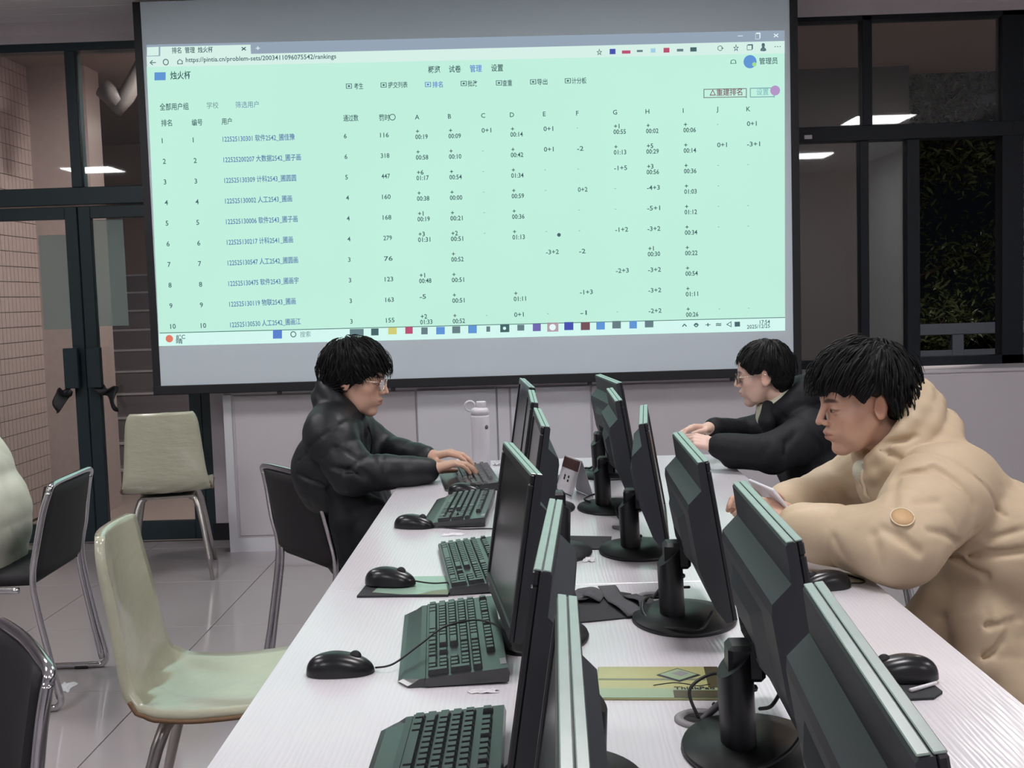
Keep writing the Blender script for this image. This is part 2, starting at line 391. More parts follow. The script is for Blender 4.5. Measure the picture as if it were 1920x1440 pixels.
# ------------------------------------------------------------------ ceiling lamps (out of frame; lit rows plus an added front pair)
lamp_em = emit('lit_lamp_diffuser', (1.0, 0.97, 0.98), CEIL_LIGHT)
def ceiling_lamp(x, y, lab):
    t = thing('ceiling_lamp', lab, 'lamp', (x, y, ZC - 0.006), group='square ceiling lamps')
    bx = B(); frame_rect_h(bx, 0.31, 0.02); bx.build('frame', 'panel', t)
    B().box((0, 0, -0.012), (0.58, 0.58, 0.006)).build('diffuser', lamp_em, t)
def frame_rect_h(bx, h, w):
    for s in (-1, 1):
        bx.box((s * (h - w / 2), 0, -0.01), (w, 2 * h, 0.02)); bx.box((0, s * (h - w / 2), -0.01), (2 * h - 2 * w, w, 0.02))
for (x, y, lab) in ((3.5, 1.9, 'lit square lamp over the right aisle'), (0.6, 1.9, 'lit square lamp over the near desk'), (-2.3, 1.9, 'lit square lamp over the left aisle'), (-5.0, -0.05, 'lit square lamp far left by the side wall'),
                    (0.6, 4.3, 'added unseen square lamp over the far desk'), (-2.3, 4.3, 'added unseen square lamp over the left front aisle'), (3.5, -1.0, 'lit square lamp behind the camera on the right'), (0.6, -1.0, 'lit square lamp behind the camera'), (-2.3, -1.0, 'lit square lamp behind the camera on the left')):  # the front pair is added to brighten the screen fabric and people
    ceiling_lamp(x, y, lab)

# ------------------------------------------------------------------ outside: covered walkway, tiled wall, stairs, railing, trees
M['walk'] = mat('walkway_concrete', srgb(150, 132, 126), 0.7)
M['soffit'] = mat('walkway_soffit_paint', srgb(205, 178, 170), 0.7, var=0.04, scale=1.5)
M['mosaic'] = mat('pink_wall_tile', srgb(180, 162, 157), 0.3, var=0.12, scale=30)
M['mosaic_grout'] = mat('brown_tile_grout', srgb(92, 70, 66), 0.8)
M['stone'] = mat('stair_concrete', srgb(112, 102, 104), 0.6)
M['nosing'] = mat('pale_stair_nosing', srgb(190, 184, 184), 0.5)
M['rail'] = mat('grey_railing_paint', srgb(96, 104, 116), 0.45)
M['leaf'] = mat('dark_tree_leaf', srgb(92, 104, 70), 0.35, var=0.6, scale=3, spec=0.5)
M['bark'] = mat('tree_bark', srgb(70, 60, 52), 0.9, bump=0.5, bscale=40)
M['earth'] = mat('night_ground', srgb(40, 42, 40), 0.9)
struct(B().b2((-6, YF + 0.16, -0.16), (8, 9.15, -0.02)).build('floor_walkway', 'walk'), 'concrete walkway floor outside the windows')
struct(B().b2((0.2, YF + 0.16, 3.02), (8, 9.1, 3.25)).build('ceiling_walkway', 'soffit'), 'brownish walkway soffit outside the windows')
struct(B().b2((-6, YF + 0.16, 3.02), (-1.2, 11.5, 3.25)).build('ceiling_stairwell', 'walk'), 'dim stairwell ceiling outside the doors')
struct(B().b2((-30, 9.15, -0.6), (40, 40, -0.5)).build('ground', 'earth'), 'dark ground beyond the walkway')
struct(B().b2((-1.3, 7.0, -0.02), (-1.2, 11.5, 3.02)).build('wall_stairwell', 'walk'), 'dim side wall of the stairwell')
struct(B().b2((-6, 11.5, -0.02), (-1.2, 11.6, 3.6)).build('wall_stairwell_end', 'walk'), 'dark end wall of the stairwell')
# tiled side wall, its tiles are real pieces joined in one part
tw = struct(B().b2((-3.62, YF + 0.17, -0.02), (-3.33, 7.75, 3.02)).build('wall_tiled', 'mosaic_grout'), 'pink tiled pier outside the glass doors')
_b = B(); tz = 0.0
while tz < 2.98:
    ty = YF + 0.18
    while ty < 7.74:
        _b.box((-3.329, ty + 0.026, tz + 0.048), (0.012, 0.050, 0.094)); ty += 0.0545
    tx = -3.615
    while tx < -3.34:
        _b.box((tx + 0.023, YF + 0.168, tz + 0.048), (0.044, 0.006, 0.094)); tx += 0.048
    tz += 0.0985
tag(_b.build('wall_tile', 'mosaic', tw), kind='stuff')
cw = struct(B().b2((-3.33, 7.75, -0.02), (-2.93, 8.0, 3.02)).build('wall_column', 'mosaic'), 'pinkish column beside the outside stairs')
B().b2((-3.0, 7.735, 0.42), (-2.94, 7.75, 0.428)).build('metal_strip', 'nosing', cw); B().b2((-3.0, 7.735, 0.82), (-2.94, 7.75, 0.828)).build('metal_strip', 'nosing', cw)
st = struct(B().b2((-3.9, 11.0, -0.02), (-1.3, 11.45, 1.7)).build('staircase', 'stone'), 'concrete stairs going up behind the right door')
for i in range(1, 11):
    s_ = B().b2((-3.9, 8.15 + 0.28 * i, -0.02), (-1.32, 8.15 + 0.28 * (i + 1), 0.17 * i)).build('step', 'stone', st)
    B().b2((-3.9, 8.14 + 0.28 * i, 0.17 * i - 0.012), (-1.32, 8.18 + 0.28 * i, 0.17 * i + 0.004)).build('nosing', 'nosing', s_)
M['pipe'] = mat('grey_pipe_plastic', srgb(120, 112, 110), 0.5)
dp = thing('drain_pipe', 'grey drain pipe under the stairwell ceiling seen above the doors', 'pipe', (-2.45, 7.2, 2.6))
B().tube([(-0.10, 0.0, 0.02), (-0.02, 0, 0.10), (0.16, 0.05, 0.42)], 0.055, 12).build('pipe_run', 'pipe', dp)
B().tube([(-0.16, 0.0, 0.16), (-0.05, 0, 0.06)], 0.062, 12).build('pipe_elbow', 'pipe', dp)
def reflection_film(name):
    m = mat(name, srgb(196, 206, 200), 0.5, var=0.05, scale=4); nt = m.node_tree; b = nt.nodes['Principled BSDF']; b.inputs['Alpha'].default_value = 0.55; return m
M['reflection_film'] = reflection_film('pale_reflection_sheet')  # pale sheets stand in for a room reflection on the door glass
tag(B().b2((-2.835, YF + 0.0365, 1.27), (-2.672, YF + 0.0375, 1.82)).build('glass_reflection', 'reflection_film'), 'pale reflection on the left door glass, put in as a translucent sheet', 'sheet')
tag(B().b2((-2.510, YF + 0.0365, 1.28), (-2.335, YF + 0.0375, 1.90)).build('glass_reflection', 'reflection_film'), 'pale reflection on the right door glass, put in as a translucent sheet', 'sheet')
# railing at the walkway edge
rl = thing('walkway_railing', 'grey metal walkway railing outside the right window', 'railing', (0, 9.05, 0))
B().b2((0.4, -0.03, 0.97), (7.5, 0.03, 1.06), bev=0.006).build('top_rail', 'rail', rl)
B().b2((0.4, -0.02, 0.80), (7.5, 0.02, 0.85), bev=0.004).build('lower_rail', 'rail', rl)
B().b2((0.4, -0.02, 0.10), (7.5, 0.02, 0.15), bev=0.004).build('lower_rail', 'rail', rl)
_pm = B().b2((-0.045, -0.03, -0.02), (0.045, 0.03, 0.97), bev=0.004).mesh('post')
for x in (0.5, 1.95, 3.40, 4.85, 6.3):
    o = link('post', _pm, rl, 'rail'); o.location = (x, 0, 0)
_pm = B().b2((-0.012, -0.012, 0.15), (0.012, 0.012, 0.80)).mesh('baluster')
for i in range(46):
    o = link('baluster', _pm, rl, 'rail'); o.location = (0.62 + 0.15 * i, 0, 0)
M['pier'] = mat('dark_brown_pier_paint', srgb(84, 76, 74), 0.7)
cc = struct(B().b2((1.15, 8.75, -0.02), (2.93, 9.0, 3.02)).build('wall_walkway_pier', 'pier'), 'dim brown pier outside the left window pane')
# trees
def tree(x, y, h, rad, n, seed, lab):
    t = thing('tree', lab, 'tree', (x, y, -0.5), group='trees in the dark beyond the walkway')
    rn = random.Random(seed); tr = B(); tr.tube([(0, 0, 0), (0.06, 0.03, h * 0.35), (-0.05, 0, h * 0.7), (0.05, 0.05, h * 0.92)], [0.14, 0.11, 0.07, 0.03], 8, 4)
    br = []
    for i in range(16):
        a = rn.uniform(0, 6.28); z = h * rn.uniform(0.25, 0.9); L = rad * rn.uniform(0.5, 0.95)
        e = (math.cos(a) * L, math.sin(a) * L, z + rn.uniform(0.1, 0.5)); br.append(((0, 0, z), e)); tr.tube([(0, 0, z - 0.1), (e[0] * .5, e[1] * .5, z + 0.15), e], [0.035, 0.022, 0.008], 5)
    tr.build('trunk', 'bark', t)
    lf = B()
    for i in range(n):
        s, e = br[rn.randrange(len(br))]; q = rn.uniform(0.25, 1.1)
        p = Vector(s).lerp(Vector(e), q) + Vector((rn.gauss(0, .15), rn.gauss(0, .15), rn.gauss(0, .16)))
        L = rn.uniform(0.025, 0.055); w = L * 0.28
        R = euler(rn.uniform(-70, 70), rn.uniform(-60, 60), rn.uniform(0, 360))
        vs = [R @ Vector(k) + p for k in ((-L, 0, 0), (-L * .3, w, .004), (L * .4, w * .8, 0), (L, 0, -.01), (L * .4, -w * .8, 0), (-L * .3, -w, .004))]
        lf.add(vs, [(0, 1, 2, 3, 4, 5)])
    tag(lf.build('foliage', 'leaf', t), kind='stuff')
tree(3.5, 10.7, 4.8, 1.4, 11000, 1, 'dark leafy tree close behind the railing, right window')
tree(6.3, 11.0, 5.0, 1.4, 3500, 2, 'dark leafy tree at the far right window')
# lamps of the walkway and the stairwell
def bulkhead(x, y, z, w, lab, col=(1, 0.9, 0.84)):
    t = thing('walkway_lamp', lab, 'lamp', (x, y, z))
    B().lathe([(0.11, 0), (0.12, -0.02), (0.10, -0.05), (0.02, -0.07)], sides=20).build('cover', 'panel', t)
    l = bpy.data.lights.new('walkway_light', 'AREA'); l.shape = 'DISK'; l.size = 0.2; l.energy = w; l.color = col
    o = bpy.data.objects.new('walkway_light', l); COL.objects.link(o); o.parent = t; o.location = (0, 0, -0.08)
bulkhead(3.0, 6.90, 3.02, CORR_LIGHT * 1.6, 'round lamp under the walkway soffit')
bulkhead(-1.62, 6.98, 3.02, CORR_LIGHT * 2.4, 'round lamp under the stairwell ceiling')
bulkhead(-1.9, 9.9, 3.02, CORR_LIGHT * 0.25, 'round lamp above the outside stairs')
# ------------------------------------------------------------------ projection screen with the projected page
TEXTS = [
    ('row1', '1', -1.9274, 2.2694, 0.0375, 0, -0.0014, 'ink'),
    ('row1', '1', -1.7608, 2.2682, 0.0375, 0, -0.0015, 'ink'),
    ('row1', '122525130301 软件2542_圃佳豫', -1.6001, 2.2669, 0.0375, 0.3869, -0.0016, 'link'),
    ('row1', '6', -0.9498, 2.262, 0.0346, 0, -0.0019, 'ink'),
    ('row1', '116', -0.7554, 2.2605, 0.0346, 0.0462, -0.002, 'ink'),
    ('row1', '+', -0.5634, 2.2744, 0.0346, 0, -0.0024, 'bold'),
    ('row1', '00:19', -0.5674, 2.245, 0.0346, 0.0664, -0.0018, 'bold'),
    ('row1', '+', -0.3865, 2.273, 0.0346, 0, -0.0025, 'bold'),
    ('row1', '00:09', -0.3904, 2.2436, 0.0346, 0.0664, -0.0019, 'bold'),
    ('row1', '0+1', -0.2128, 2.2675, 0.0346, 0.052, -0.0025, 'ink'),
    ('row1', '+', -0.0559, 2.2705, 0.0346, 0, -0.0026, 'bold'),
    ('row1', '00:14', -0.0597, 2.2411, 0.0346, 0.0664, -0.002, 'bold'),
    ('row1', '0+1', 0.1176, 2.265, 0.0346, 0.052, -0.0026, 'ink'),
    ('row1', '-', 0.2939, 2.2637, 0.0346, 0, -0.0027, 'faint'),
    ('row1', '+1', 0.493, 2.2663, 0.0346, 0, -0.0029, 'bold'),
    ('row1', '00:55', 0.4894, 2.2369, 0.0346, 0.0664, -0.0023, 'bold'),
    ('row1', '+', 0.6661, 2.2649, 0.0346, 0, -0.003, 'bold'),
    ('row1', '00:02', 0.6627, 2.2356, 0.0346, 0.0664, -0.0024, 'bold'),
    ('row1', '+', 0.8647, 2.2634, 0.0346, 0, -0.0031, 'bold'),
    ('row1', '00:06', 0.8613, 2.2341, 0.0346, 0.0664, -0.0025, 'bold'),
    ('row1', '-', 1.0403, 2.2579, 0.0346, 0, -0.0031, 'faint'),
    ('row1', '0+1', 1.1989, 2.2567, 0.0346, 0.052, -0.0031, 'ink'),
    ('row2', '2', -1.9283, 2.1601, 0.0375, 0, 0.0007, 'ink'),
    ('row2', '2', -1.7618, 2.159, 0.0375, 0, 0.0006, 'ink'),
    ('row2', '122525200207 大数据2542_圃子画', -1.6012, 2.1578, 0.0375, 0.4158, 0.0005, 'link'),
    ('row2', '6', -0.9506, 2.1532, 0.0346, 0, 0.0002, 'ink'),
    ('row2', '318', -0.7562, 2.1518, 0.0346, 0.0462, 0.0001, 'ink'),
    ('row2', '+', -0.5646, 2.1659, 0.0346, 0, -0.0003, 'bold'),
    ('row2', '00:58', -0.5686, 2.1364, 0.0346, 0.0664, 0.0003, 'bold'),
    ('row2', '+', -0.3878, 2.1646, 0.0346, 0, -0.0004, 'bold'),
    ('row2', '00:10', -0.3917, 2.1351, 0.0346, 0.0664, 0.0002, 'bold'),
    ('row2', '-', -0.2138, 2.1592, 0.0346, 0, -0.0004, 'faint'),
    ('row2', '+', -0.0571, 2.1622, 0.0346, 0, -0.0005, 'bold'),
    ('row2', '00:42', -0.0608, 2.1328, 0.0346, 0.0664, 0.0001, 'bold'),
    ('row2', '0+1', 0.1167, 2.1569, 0.0346, 0.052, -0.0005, 'ink'),
    ('row2', '-2', 0.2933, 2.1556, 0.0346, 0.0346, -0.0006, 'ink'),
    ('row2', '+', 0.4923, 2.1583, 0.0346, 0, -0.0008, 'bold'),
    ('row2', '01:13', 0.4887, 2.1289, 0.0346, 0.0664, -0.0002, 'bold'),
    ('row2', '+5', 0.6654, 2.1571, 0.0346, 0, -0.0009, 'bold'),
    ('row2', '00:29', 0.6619, 2.1277, 0.0346, 0.0664, -0.0003, 'bold'),
    ('row2', '+', 0.8642, 2.1557, 0.0346, 0, -0.001, 'bold'),
    ('row2', '00:14', 0.8608, 2.1263, 0.0346, 0.0664, -0.0004, 'bold'),
    ('row2', '0+1', 1.0395, 2.1503, 0.0346, 0.052, -0.001, 'ink'),
    ('row2', '-3+1', 1.198, 2.1491, 0.0346, 0.0693, -0.0011, 'ink'),
    ('row3', '3', -1.9292, 2.0505, 0.0375, 0, 0.0028, 'ink'),
    ('row3', '3', -1.7628, 2.0495, 0.0375, 0, 0.0027, 'ink'),
    ('row3', '122525130309 计科2543_圃圆圆', -1.6022, 2.0484, 0.0375, 0.3869, 0.0026, 'link'),
    ('row3', '5', -0.9514, 2.0441, 0.0346, 0, 0.0023, 'ink'),
    ('row3', '447', -0.7571, 2.0428, 0.0346, 0.0462, 0.0022, 'ink'),
    ('row3', '+6', -0.5658, 2.0571, 0.0346, 0, 0.0018, 'bold'),
    ('row3', '01:17', -0.5698, 2.0275, 0.0346, 0.0664, 0.0024, 'bold'),
    ('row3', '+', -0.3891, 2.0559, 0.0346, 0, 0.0017, 'bold'),
    ('row3', '00:54', -0.393, 2.0263, 0.0346, 0.0664, 0.0023, 'bold'),
    ('row3', '-', -0.2148, 2.0506, 0.0346, 0, 0.0017, 'faint'),
    ('row3', '+', -0.0582, 2.0537, 0.0346, 0, 0.0016, 'bold'),
    ('row3', '01:34', -0.062, 2.0242, 0.0346, 0.0664, 0.0022, 'bold'),
    ('row3', '-', 0.1158, 2.0484, 0.0346, 0, 0.0016, 'faint'),
    ('row3', '-', 0.2926, 2.0472, 0.0346, 0, 0.0015, 'faint'),
    ('row3', '-1+5', 0.4886, 2.0459, 0.0346, 0.0693, 0.0014, 'ink'),
    ('row3', '+3', 0.6646, 2.0489, 0.0346, 0, 0.0012, 'bold'),
    ('row3', '00:56', 0.6611, 2.0194, 0.0346, 0.0664, 0.0018, 'bold'),
    ('row3', '+', 0.8637, 2.0476, 0.0346, 0, 0.0011, 'bold'),
    ('row3', '00:36', 0.8603, 2.0181, 0.0346, 0.0664, 0.0017, 'bold'),
    ('row3', '-', 1.0386, 2.0423, 0.0346, 0, 0.0011, 'faint'),
    ('row3', '-', 1.197, 2.0413, 0.0346, 0, 0.001, 'faint'),
    ('row4', '4', -1.9301, 1.9406, 0.0375, 0, 0.0049, 'ink'),
    ('row4', '4', -1.7637, 1.9396, 0.0375, 0, 0.0048, 'ink'),
    ('row4', '122525130002 人工2543_圃画', -1.6033, 1.9387, 0.0375, 0.3609, 0.0048, 'link'),
    ('row4', '4', -0.9522, 1.9348, 0.0346, 0, 0.0044, 'ink'),
    ('row4', '160', -0.7579, 1.9336, 0.0346, 0.0462, 0.0043, 'ink'),
    ('row4', '+', -0.5671, 1.9479, 0.0346, 0, 0.0039, 'bold'),
    ('row4', '00:38', -0.571, 1.9183, 0.0346, 0.0664, 0.0045, 'bold'),
    ('row4', '+', -0.3904, 1.9469, 0.0346, 0, 0.0038, 'bold'),
    ('row4', '00:00', -0.3943, 1.9172, 0.0346, 0.0664, 0.0044, 'bold'),
    ('row4', '-', -0.2159, 1.9416, 0.0346, 0, 0.0038, 'faint'),
    ('row4', '+', -0.0593, 1.9449, 0.0346, 0, 0.0037, 'bold'),
    ('row4', '00:59', -0.0631, 1.9152, 0.0346, 0.0664, 0.0043, 'bold'),
    ('row4', '-', 0.1149, 1.9396, 0.0346, 0, 0.0037, 'faint'),
    ('row4', '0+2', 0.292, 1.9386, 0.0346, 0.052, 0.0036, 'ink'),
    ('row4', '-', 0.4879, 1.9374, 0.0346, 0, 0.0035, 'faint'),
    ('row4', '-4+3', 0.6609, 1.9363, 0.0346, 0.0693, 0.0034, 'ink'),
    ('row4', '+', 0.8632, 1.9393, 0.0346, 0, 0.0032, 'bold'),
    ('row4', '01:03', 0.8598, 1.9097, 0.0346, 0.0664, 0.0038, 'bold'),
    ('row4', '-', 1.0377, 1.9341, 0.0346, 0, 0.0032, 'faint'),
    ('row5', '5', -1.931, 1.8304, 0.0375, 0, 0.007, 'ink'),
    ('row5', '5', -1.7647, 1.8295, 0.0375, 0, 0.0069, 'ink'),
    ('row5', '122525130006 软件2543_圃子画', -1.6043, 1.8286, 0.0375, 0.3869, 0.0069, 'link'),
    ('row5', '4', -0.953, 1.8251, 0.0346, 0, 0.0065, 'ink'),
    ('row5', '168', -0.7587, 1.824, 0.0346, 0.0462, 0.0064, 'ink'),
    ('row5', '+1', -0.5683, 1.8385, 0.0346, 0, 0.006, 'bold'),
    ('row5', '00:19', -0.5723, 1.8088, 0.0346, 0.0664, 0.0066, 'bold'),
    ('row5', '+', -0.3917, 1.8375, 0.0346, 0, 0.006, 'bold'),
    ('row5', '00:21', -0.3956, 1.8078, 0.0346, 0.0664, 0.0065, 'bold'),
    ('row5', '-', -0.2169, 1.8324, 0.0346, 0, 0.0059, 'faint'),
    ('row5', '+', -0.0605, 1.8357, 0.0346, 0, 0.0058, 'bold'),
    ('row5', '00:36', -0.0643, 1.806, 0.0346, 0.0664, 0.0064, 'bold'),
    ('row5', '-', 0.2913, 1.8296, 0.0346, 0, 0.0057, 'faint'),
    ('row5', '-', 0.4872, 1.8285, 0.0346, 0, 0.0056, 'faint'),
    ('row5', '-5+1', 0.6601, 1.8276, 0.0346, 0.0693, 0.0055, 'ink'),
    ('row5', '+', 0.8627, 1.8306, 0.0346, 0, 0.0053, 'bold'),
    ('row5', '01:12', 0.8593, 1.801, 0.0346, 0.0664, 0.0059, 'bold'),
    ('row5', '-', 1.0368, 1.8255, 0.0346, 0, 0.0053, 'faint'),
    ('row5', '-', 1.195, 1.8246, 0.0346, 0, 0.0052, 'faint'),
    ('row6', '6', -1.9318, 1.7199, 0.0375, 0, 0.0091, 'ink'),
    ('row6', '6', -1.7657, 1.7191, 0.0375, 0, 0.009, 'ink'),
    ('row6', '122525130217 计科2541_圃画', -1.6054, 1.7183, 0.0375, 0.358, 0.009, 'link'),
    ('row6', '4', -0.9538, 1.7151, 0.0346, 0, 0.0086, 'ink'),
    ('row6', '279', -0.7596, 1.7141, 0.0346, 0.0462, 0.0085, 'ink'),
    ('row6', '+3', -0.5695, 1.7288, 0.0346, 0, 0.0081, 'bold'),
    ('row6', '01:31', -0.5735, 1.699, 0.0346, 0.0664, 0.0087, 'bold'),
    ('row6', '+2', -0.3929, 1.7279, 0.0346, 0, 0.0081, 'bold'),
    ('row6', '00:51', -0.3969, 1.6981, 0.0346, 0.0664, 0.0086, 'bold'),
    ('row6', '-', -0.218, 1.7229, 0.0346, 0, 0.008, 'faint'),
    ('row6', '+', -0.0616, 1.7263, 0.0346, 0, 0.0079, 'bold'),
    ('row6', '01:13', -0.0654, 1.6965, 0.0346, 0.0664, 0.0085, 'bold'),
    ('row6', '-', 0.1131, 1.7212, 0.0346, 0, 0.0079, 'faint'),
    ('row6', '-', 0.2907, 1.7203, 0.0346, 0, 0.0078, 'faint'),
    ('row6', '-1+2', 0.4865, 1.7194, 0.0346, 0.0693, 0.0077, 'ink'),
    ('row6', '-3+2', 0.6593, 1.7185, 0.0346, 0.0693, 0.0076, 'ink'),
    ('row6', '+', 0.8622, 1.7217, 0.0346, 0, 0.0074, 'bold'),
    ('row6', '00:34', 0.8588, 1.692, 0.0346, 0.0664, 0.008, 'bold'),
    ('row6', '-', 1.0359, 1.7166, 0.0346, 0, 0.0074, 'faint'),
    ('row6', '-', 1.194, 1.7159, 0.0346, 0, 0.0073, 'faint'),
    ('row7', '7', -1.9327, 1.6091, 0.0375, 0, 0.0112, 'ink'),
    ('row7', '7', -1.7667, 1.6084, 0.0375, 0, 0.0112, 'ink'),
    ('row7', '122525130547 人工2542_圃圆画', -1.6065, 1.6077, 0.0375, 0.3811, 0.0111, 'link'),
    ('row7', '3', -0.9546, 1.6048, 0.0346, 0, 0.0107, 'ink'),
    ('row7', '76', -0.7604, 1.604, 0.0346, 0.0462, 0.0106, 'ink'),
    ('row7', '+', -0.3942, 1.618, 0.0346, 0, 0.0102, 'bold'),
    ('row7', '00:52', -0.3982, 1.5881, 0.0346, 0.0664, 0.0107, 'bold'),
    ('row7', '-3+2', 0.1122, 1.6115, 0.0346, 0.0693, 0.01, 'ink'),
    ('row7', '-2', 0.29, 1.6108, 0.0346, 0.0346, 0.0099, 'ink'),
    ('row7', '+1', 0.6615, 1.6133, 0.0346, 0, 0.0096, 'bold'),
    ('row7', '00:30', 0.658, 1.5835, 0.0346, 0.0664, 0.0102, 'bold'),
    ('row7', '+', 0.8617, 1.6124, 0.0346, 0, 0.0095, 'bold'),
    ('row7', '00:22', 0.8583, 1.5826, 0.0346, 0.0664, 0.0101, 'bold'),
    ('row8', '8', -1.9336, 1.498, 0.0375, 0, 0.0134, 'ink'),
    ('row8', '8', -1.7676, 1.4973, 0.0375, 0, 0.0133, 'ink'),
    ('row8', '122525130475 软件2543_圃画宇', -1.6076, 1.4967, 0.0375, 0.3811, 0.0132, 'link'),
    ('row8', '3', -0.9554, 1.4942, 0.0346, 0, 0.0128, 'ink'),
    ('row8', '123', -0.7613, 1.4935, 0.0346, 0.0462, 0.0127, 'ink'),
    ('row8', '+1', -0.5719, 1.5084, 0.0346, 0, 0.0124, 'bold'),
    ('row8', '00:48', -0.5759, 1.4784, 0.0346, 0.0664, 0.0129, 'bold'),
    ('row8', '+', -0.3955, 1.5077, 0.0346, 0, 0.0123, 'bold'),
    ('row8', '00:51', -0.3995, 1.4778, 0.0346, 0.0664, 0.0128, 'bold'),
    ('row8', '-2+3', 0.4851, 1.5001, 0.0346, 0.0693, 0.0119, 'ink'),
    ('row8', '-3+2', 0.6578, 1.4995, 0.0346, 0.0693, 0.0118, 'ink'),
    ('row8', '+', 0.8612, 1.5029, 0.0346, 0, 0.0116, 'bold'),
    ('row8', '00:54', 0.8578, 1.473, 0.0346, 0.0664, 0.0122, 'bold'),
    ('row9', '9', -1.9345, 1.3865, 0.0375, 0, 0.0155, 'ink'),
    ('row9', '9', -1.7686, 1.386, 0.0375, 0, 0.0154, 'ink'),
    ('row9', '122525130119 物联2543_圃画', -1.6086, 1.3855, 0.0375, 0.3609, 0.0153, 'link'),
    ('row9', '3', -0.9562, 1.3833, 0.0346, 0, 0.015, 'ink'),
    ('row9', '163', -0.7621, 1.3827, 0.0346, 0.0462, 0.0149, 'ink'),
    ('row9', '-5', -0.5762, 1.3936, 0.0346, 0.0346, 0.0145, 'ink'),
    ('row9', '+', -0.3968, 1.3972, 0.0346, 0, 0.0144, 'bold'),
    ('row9', '00:51', -0.4008, 1.3671, 0.0346, 0.0664, 0.0149, 'bold'),
    ('row9', '+', -0.0651, 1.3961, 0.0346, 0, 0.0142, 'bold'),
    ('row9', '01:11', -0.0689, 1.3661, 0.0346, 0.0664, 0.0148, 'bold'),
    ('row9', '-1+3', 0.2887, 1.3907, 0.0346, 0.0693, 0.0141, 'ink'),
    ('row9', '-3+2', 0.657, 1.3895, 0.0346, 0.0693, 0.0139, 'ink'),
    ('row9', '+', 0.8607, 1.393, 0.0346, 0, 0.0137, 'bold'),
    ('row9', '01:11', 0.8573, 1.3631, 0.0346, 0.0664, 0.0143, 'bold'),
    ('row10', '10', -1.9354, 1.2748, 0.0375, 0, 0.0176, 'ink'),
    ('row10', '10', -1.7696, 1.2743, 0.0375, 0, 0.0175, 'ink'),
    ('row10', '122525130530 人工2542_圃画江', -1.6097, 1.2739, 0.0375, 0.384, 0.0174, 'link'),
    ('row10', '3', -0.957, 1.2721, 0.0346, 0, 0.0171, 'ink'),
    ('row10', '155', -0.763, 1.2716, 0.0346, 0.0462, 0.017, 'ink'),
    ('row10', '+2', -0.5744, 1.2868, 0.0346, 0, 0.0166, 'bold'),
    ('row10', '01:33', -0.5784, 1.2567, 0.0346, 0.0664, 0.0171, 'bold'),
    ('row10', '+', -0.3981, 1.2863, 0.0346, 0, 0.0165, 'bold'),
    ('row10', '00:52', -0.4021, 1.2562, 0.0346, 0.0664, 0.017, 'bold'),
    ('row10', '-', -0.2222, 1.2816, 0.0346, 0, 0.0165, 'faint'),
    ('row10', '0+1', -0.0693, 1.2812, 0.0346, 0.052, 0.0164, 'ink'),
    ('row10', '-', 0.1094, 1.2807, 0.0346, 0, 0.0163, 'faint'),
    ('row10', '-1', 0.288, 1.2802, 0.0346, 0.0346, 0.0162, 'ink'),
    ('row10', '-', 0.4837, 1.2797, 0.0346, 0, 0.0161, 'faint'),
    ('row10', '-2+2', 0.6562, 1.2792, 0.0346, 0.0693, 0.016, 'ink'),
    ('row10', '+', 0.8602, 1.2829, 0.0346, 0, 0.0158, 'bold'),
    ('row10', '00:26', 0.8567, 1.2528, 0.0346, 0.0664, 0.0164, 'bold'),
    ('row10', '-', 1.0323, 1.2782, 0.0346, 0, 0.0158, 'faint'),
    ('row10', '-', 1.19, 1.2777, 0.0346, 0, 0.0157, 'faint'),
    ('head', '排名', -1.9252, 2.3627, 0.0375, 0.0577, -0.0032, 'ink'),
    ('head', '编号', -1.7617, 2.3602, 0.0375, 0.0577, -0.0033, 'ink'),
    ('head', '用户', -1.6011, 2.3605, 0.0375, 0.0549, -0.0034, 'ink'),
    ('head', '通过数', -0.9487, 2.356, 0.0375, 0.0808, -0.0037, 'ink'),
    ('head', '罚时', -0.7574, 2.3525, 0.0375, 0.0577, -0.0038, 'ink'),
    ('head', 'A', -0.5663, 2.349, 0.0346, 0, -0.0038, 'ink'),
    ('head', 'B', -0.3896, 2.3475, 0.0346, 0, -0.0039, 'ink'),
    ('head', 'C', -0.213, 2.3459, 0.0346, 0, -0.004, 'ink'),
    ('head', 'D', -0.0593, 2.3446, 0.0346, 0, -0.0041, 'ink'),
    ('head', 'E', 0.117, 2.343, 0.0346, 0, -0.0041, 'ink'),
    ('head', 'F', 0.2932, 2.3415, 0.0346, 0, -0.0042, 'ink'),
    ('head', 'G', 0.489, 2.3398, 0.0346, 0, -0.0043, 'ink'),
    ('head', 'H', 0.6621, 2.3383, 0.0346, 0, -0.0044, 'ink'),
    ('head', 'I', 0.8604, 2.3365, 0.0346, 0, -0.0045, 'ink'),
    ('head', 'J', 1.0388, 2.335, 0.0346, 0, -0.0046, 'ink'),
    ('head', 'K', 1.1973, 2.3336, 0.0346, 0, -0.0046, 'ink'),
    ('filter', '全部用户组', -1.9292, 2.4473, 0.0404, 0.1559, -0.0049, 'ink'),
    ('filter', '学校', -1.6769, 2.4474, 0.0375, 0.0635, -0.005, 'faint2'),
    ('filter', '筛选用户', -1.5224, 2.4451, 0.0375, 0.1242, -0.0051, 'link2'),
    ('title', '烛火杯', -1.8629, 2.6105, 0.0462, 0.1097, -0.0081, 'bold'),
    ('menu', '概览', -0.486, 2.5953, 0.0404, 0.0635, -0.0087, 'bold'),
    ('menu', '试卷', -0.3752, 2.5944, 0.0404, 0.0635, -0.0087, 'bold'),
    ('menu', '管理', -0.2645, 2.5935, 0.0404, 0.0635, -0.0088, 'blue'),
    ('menu', '设置', -0.1509, 2.5925, 0.0404, 0.0635, -0.0088, 'bold'),
    ('submenu', '考生', -0.8846, 2.522, 0.0346, 0.0491, -0.007, 'ink'),
